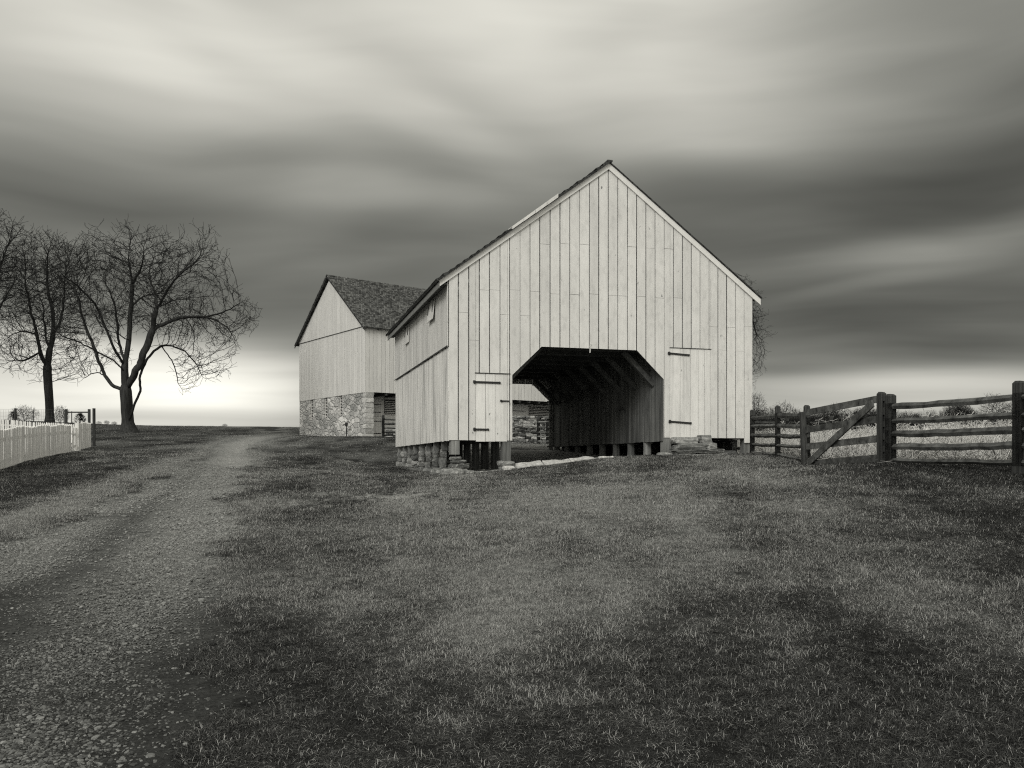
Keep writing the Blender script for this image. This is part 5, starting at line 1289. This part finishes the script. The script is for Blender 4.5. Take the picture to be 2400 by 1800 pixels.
n = len(x); z = gz(x, y) - .010
lush = fbm(x * .9, y * .9, 61); hs = np.minimum(s, 1.3) * (.65 + .7 * lush) * NR.uniform(.75, 1.25, n)
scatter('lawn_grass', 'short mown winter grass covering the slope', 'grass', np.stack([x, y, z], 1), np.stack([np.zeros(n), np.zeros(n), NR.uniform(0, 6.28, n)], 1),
        np.stack([s * 1.05, s * 1.05, hs * np.exp(NR.normal(0, .25, n))], 1), NR.integers(0, 5, n), np.clip(dry + NR.normal(0, .17, n), 0, 1), [tuft(34, .062, .042, .0027, 2.0, 3) for _ in range(5)], M['grass'])  # tuft tone carries dryness and the painted lawn light and shade
print('lawn tufts', n)
# gravel
def gravel_pts(zones):
    X = []; Y = []; S = []
    for (a, b_, d, s) in zones: x, y = zone(a, b_, d, xlo=-16, xhi=2); X.append(x); Y.append(y); S.append(np.full(len(x), s))
    x, y, s = map(np.concatenate, (X, Y, S)); dr, gr, wo2, dry, fld, flo = masks(x, y); k = NR.random(len(x)) < np.clip(gr * 1.1 * dr + .05 * dr + .05 * wo2, 0, 1) * (1 - .5 * sstep(y, 14, 30)); return x[k], y[k], s[k]
x, y, s = gravel_pts([(3.0, 5.2, 4200, .85), (5.2, 8, 4200, .72), (8, 12, 3000, .78), (12, 17, 1500, .95), (17, 25, 500, 1.15)])
n = len(x); vs = []
for _ in range(6): mb = MB(); mb.stone((0, 0, 0), (.018, .014, .008), sq=.5, jit=.16); vs.append(mb)
sz = s * np.exp(NR.normal(-.15, .42, n))
scatter('gravel', 'loose gravel lying in the wheel tracks of the drive', 'gravel', np.stack([x, y, gz(x, y) - .02 * 0 - .02], 1) if False else np.stack([x, y, gz(x, y) - .035 * masks(x, y)[0] * np.exp(-(pseg(x, y, TRK_L) / .28) ** 2) - .025 * masks(x, y)[0] * np.exp(-(pseg(x, y, TRK_R) / .5) ** 2) + .002], 1),
        np.stack([NR.normal(0, .25, n), NR.normal(0, .25, n), NR.uniform(0, 6.28, n)], 1), np.stack([sz, sz, sz * .9], 1), NR.integers(0, 6, n), np.clip(NR.beta(1.3, 2.2, n) + .45 * sstep(y, 5, 12), 0, 1), vs, M['gravel'])
print('gravel', n)
# tall dead grass of the field
x = NR.uniform(6.8, 62, 60000); y = NR.uniform(12.5, 78, 60000); dline = None
fline = [(p[0], p[1]) for p in [pxy(1763, 25.0), pxy(1823, 22.3), pxy(1888, 19.3), pxy(2070, 16.2), pxy(2389, 13.3), pxy(2860, 10.9)]]
fl = np.interp(y, [p[1] for p in fline][::-1], [p[0] for p in fline][::-1], left=fline[-1][0], right=7.2)
keep = (y < 44) & (x > fl + .25 + .02 * (y > 26)) & (x < .66 * y + 3) & (NR.random(60000) < np.clip(22 / y, .25, 1)) & ((y > 26.5) | True)
a, sb = barn_local(x, y); keep &= ~((a < 9.9) & (sb > -.3) & (sb < 12)); 
x, y = x[keep], y[keep]; n = len(x); edge = np.clip((x - np.interp(y, [p[1] for p in fline][::-1], [p[0] for p in fline][::-1], right=7.2)) / 2.5, .25, 1)
hsc = edge * np.clip(24 / y, .45, 1) * NR.uniform(.6, 1.25, n) * (.7 + .6 * fbm(x * .3, y * .3, 5))
scatter('field_grass', 'tall pale dead grass filling the field beyond the gate', 'grass', np.stack([x, y, gz(x, y) - .03], 1), np.stack([NR.normal(0, .38, n), NR.normal(0, .38, n), NR.uniform(0, 6.28, n)], 1),
        np.stack([np.full(n, 1.0), np.full(n, 1.0), hsc * np.exp(NR.normal(-.1, .38, n))], 1), NR.integers(0, 5, n), np.clip(.35 + .5 * edge + NR.normal(0, .15, n), 0, 1), [tuft(26, .26, .50, .011, 1.6, 4) for _ in range(5)], M['drygrass'])
print('field', n)

# scattered taller weed stalks with seed heads in the field
def stalk():
    mb = MB()
    for _ in range(5):
        a = R.uniform(0, 6.28); l = R.uniform(.1, .5); x, y = R.uniform(-.25, .25), R.uniform(-.25, .25); h = R.uniform(.7, 1.2)
        pts = [(x + math.cos(a) * l * h * t * t, y + math.sin(a) * l * h * t * t, h * (t - .15 * l * t * t)) for t in (0, .35, .7, 1)]; mb.tube(pts, [.006, .005, .004, .002], 3, R.uniform(.6, 1))
        for _ in range(5):
            t = R.uniform(.5, 1); b = R.uniform(0, 6.28); p = Vector((x + math.cos(a) * l * h * t * t, y + math.sin(a) * l * h * t * t, h * (t - .15 * l * t * t))); q = p + Vector((math.cos(b), math.sin(b), R.uniform(.1, 1))) * R.uniform(.06, .16); mb.tube([p, q], [.004, .006], 3, R.uniform(.5, 1))
    return mb
x = NR.uniform(7.2, 40, 2600); y = NR.uniform(13.5, 42, 2600)
fl = np.interp(y, [p[1] for p in fline][::-1], [p[0] for p in fline][::-1], right=7.2); keep = (x > fl + .5) & (x < .66 * y + 2) & (fbm(x * .4, y * .4, 55) > .46); a, sb = barn_local(x, y); keep &= ~((a < 9.9) & (sb > -.3) & (sb < 12))
x, y = x[keep], y[keep]; n = len(x)
scatter('weed_stalks', 'tall dry weed stalks standing above the pale field grass', 'weeds', np.stack([x, y, gz(x, y) - .03], 1), np.stack([NR.normal(0, .1, n), NR.normal(0, .1, n), NR.uniform(0, 6.28, n)], 1),
        np.stack([np.ones(n)] * 2 + [NR.uniform(.5, 1.0, n)], 1), NR.integers(0, 4, n), NR.uniform(.3, 1, n), [stalk() for _ in range(4)], M['drygrass'])
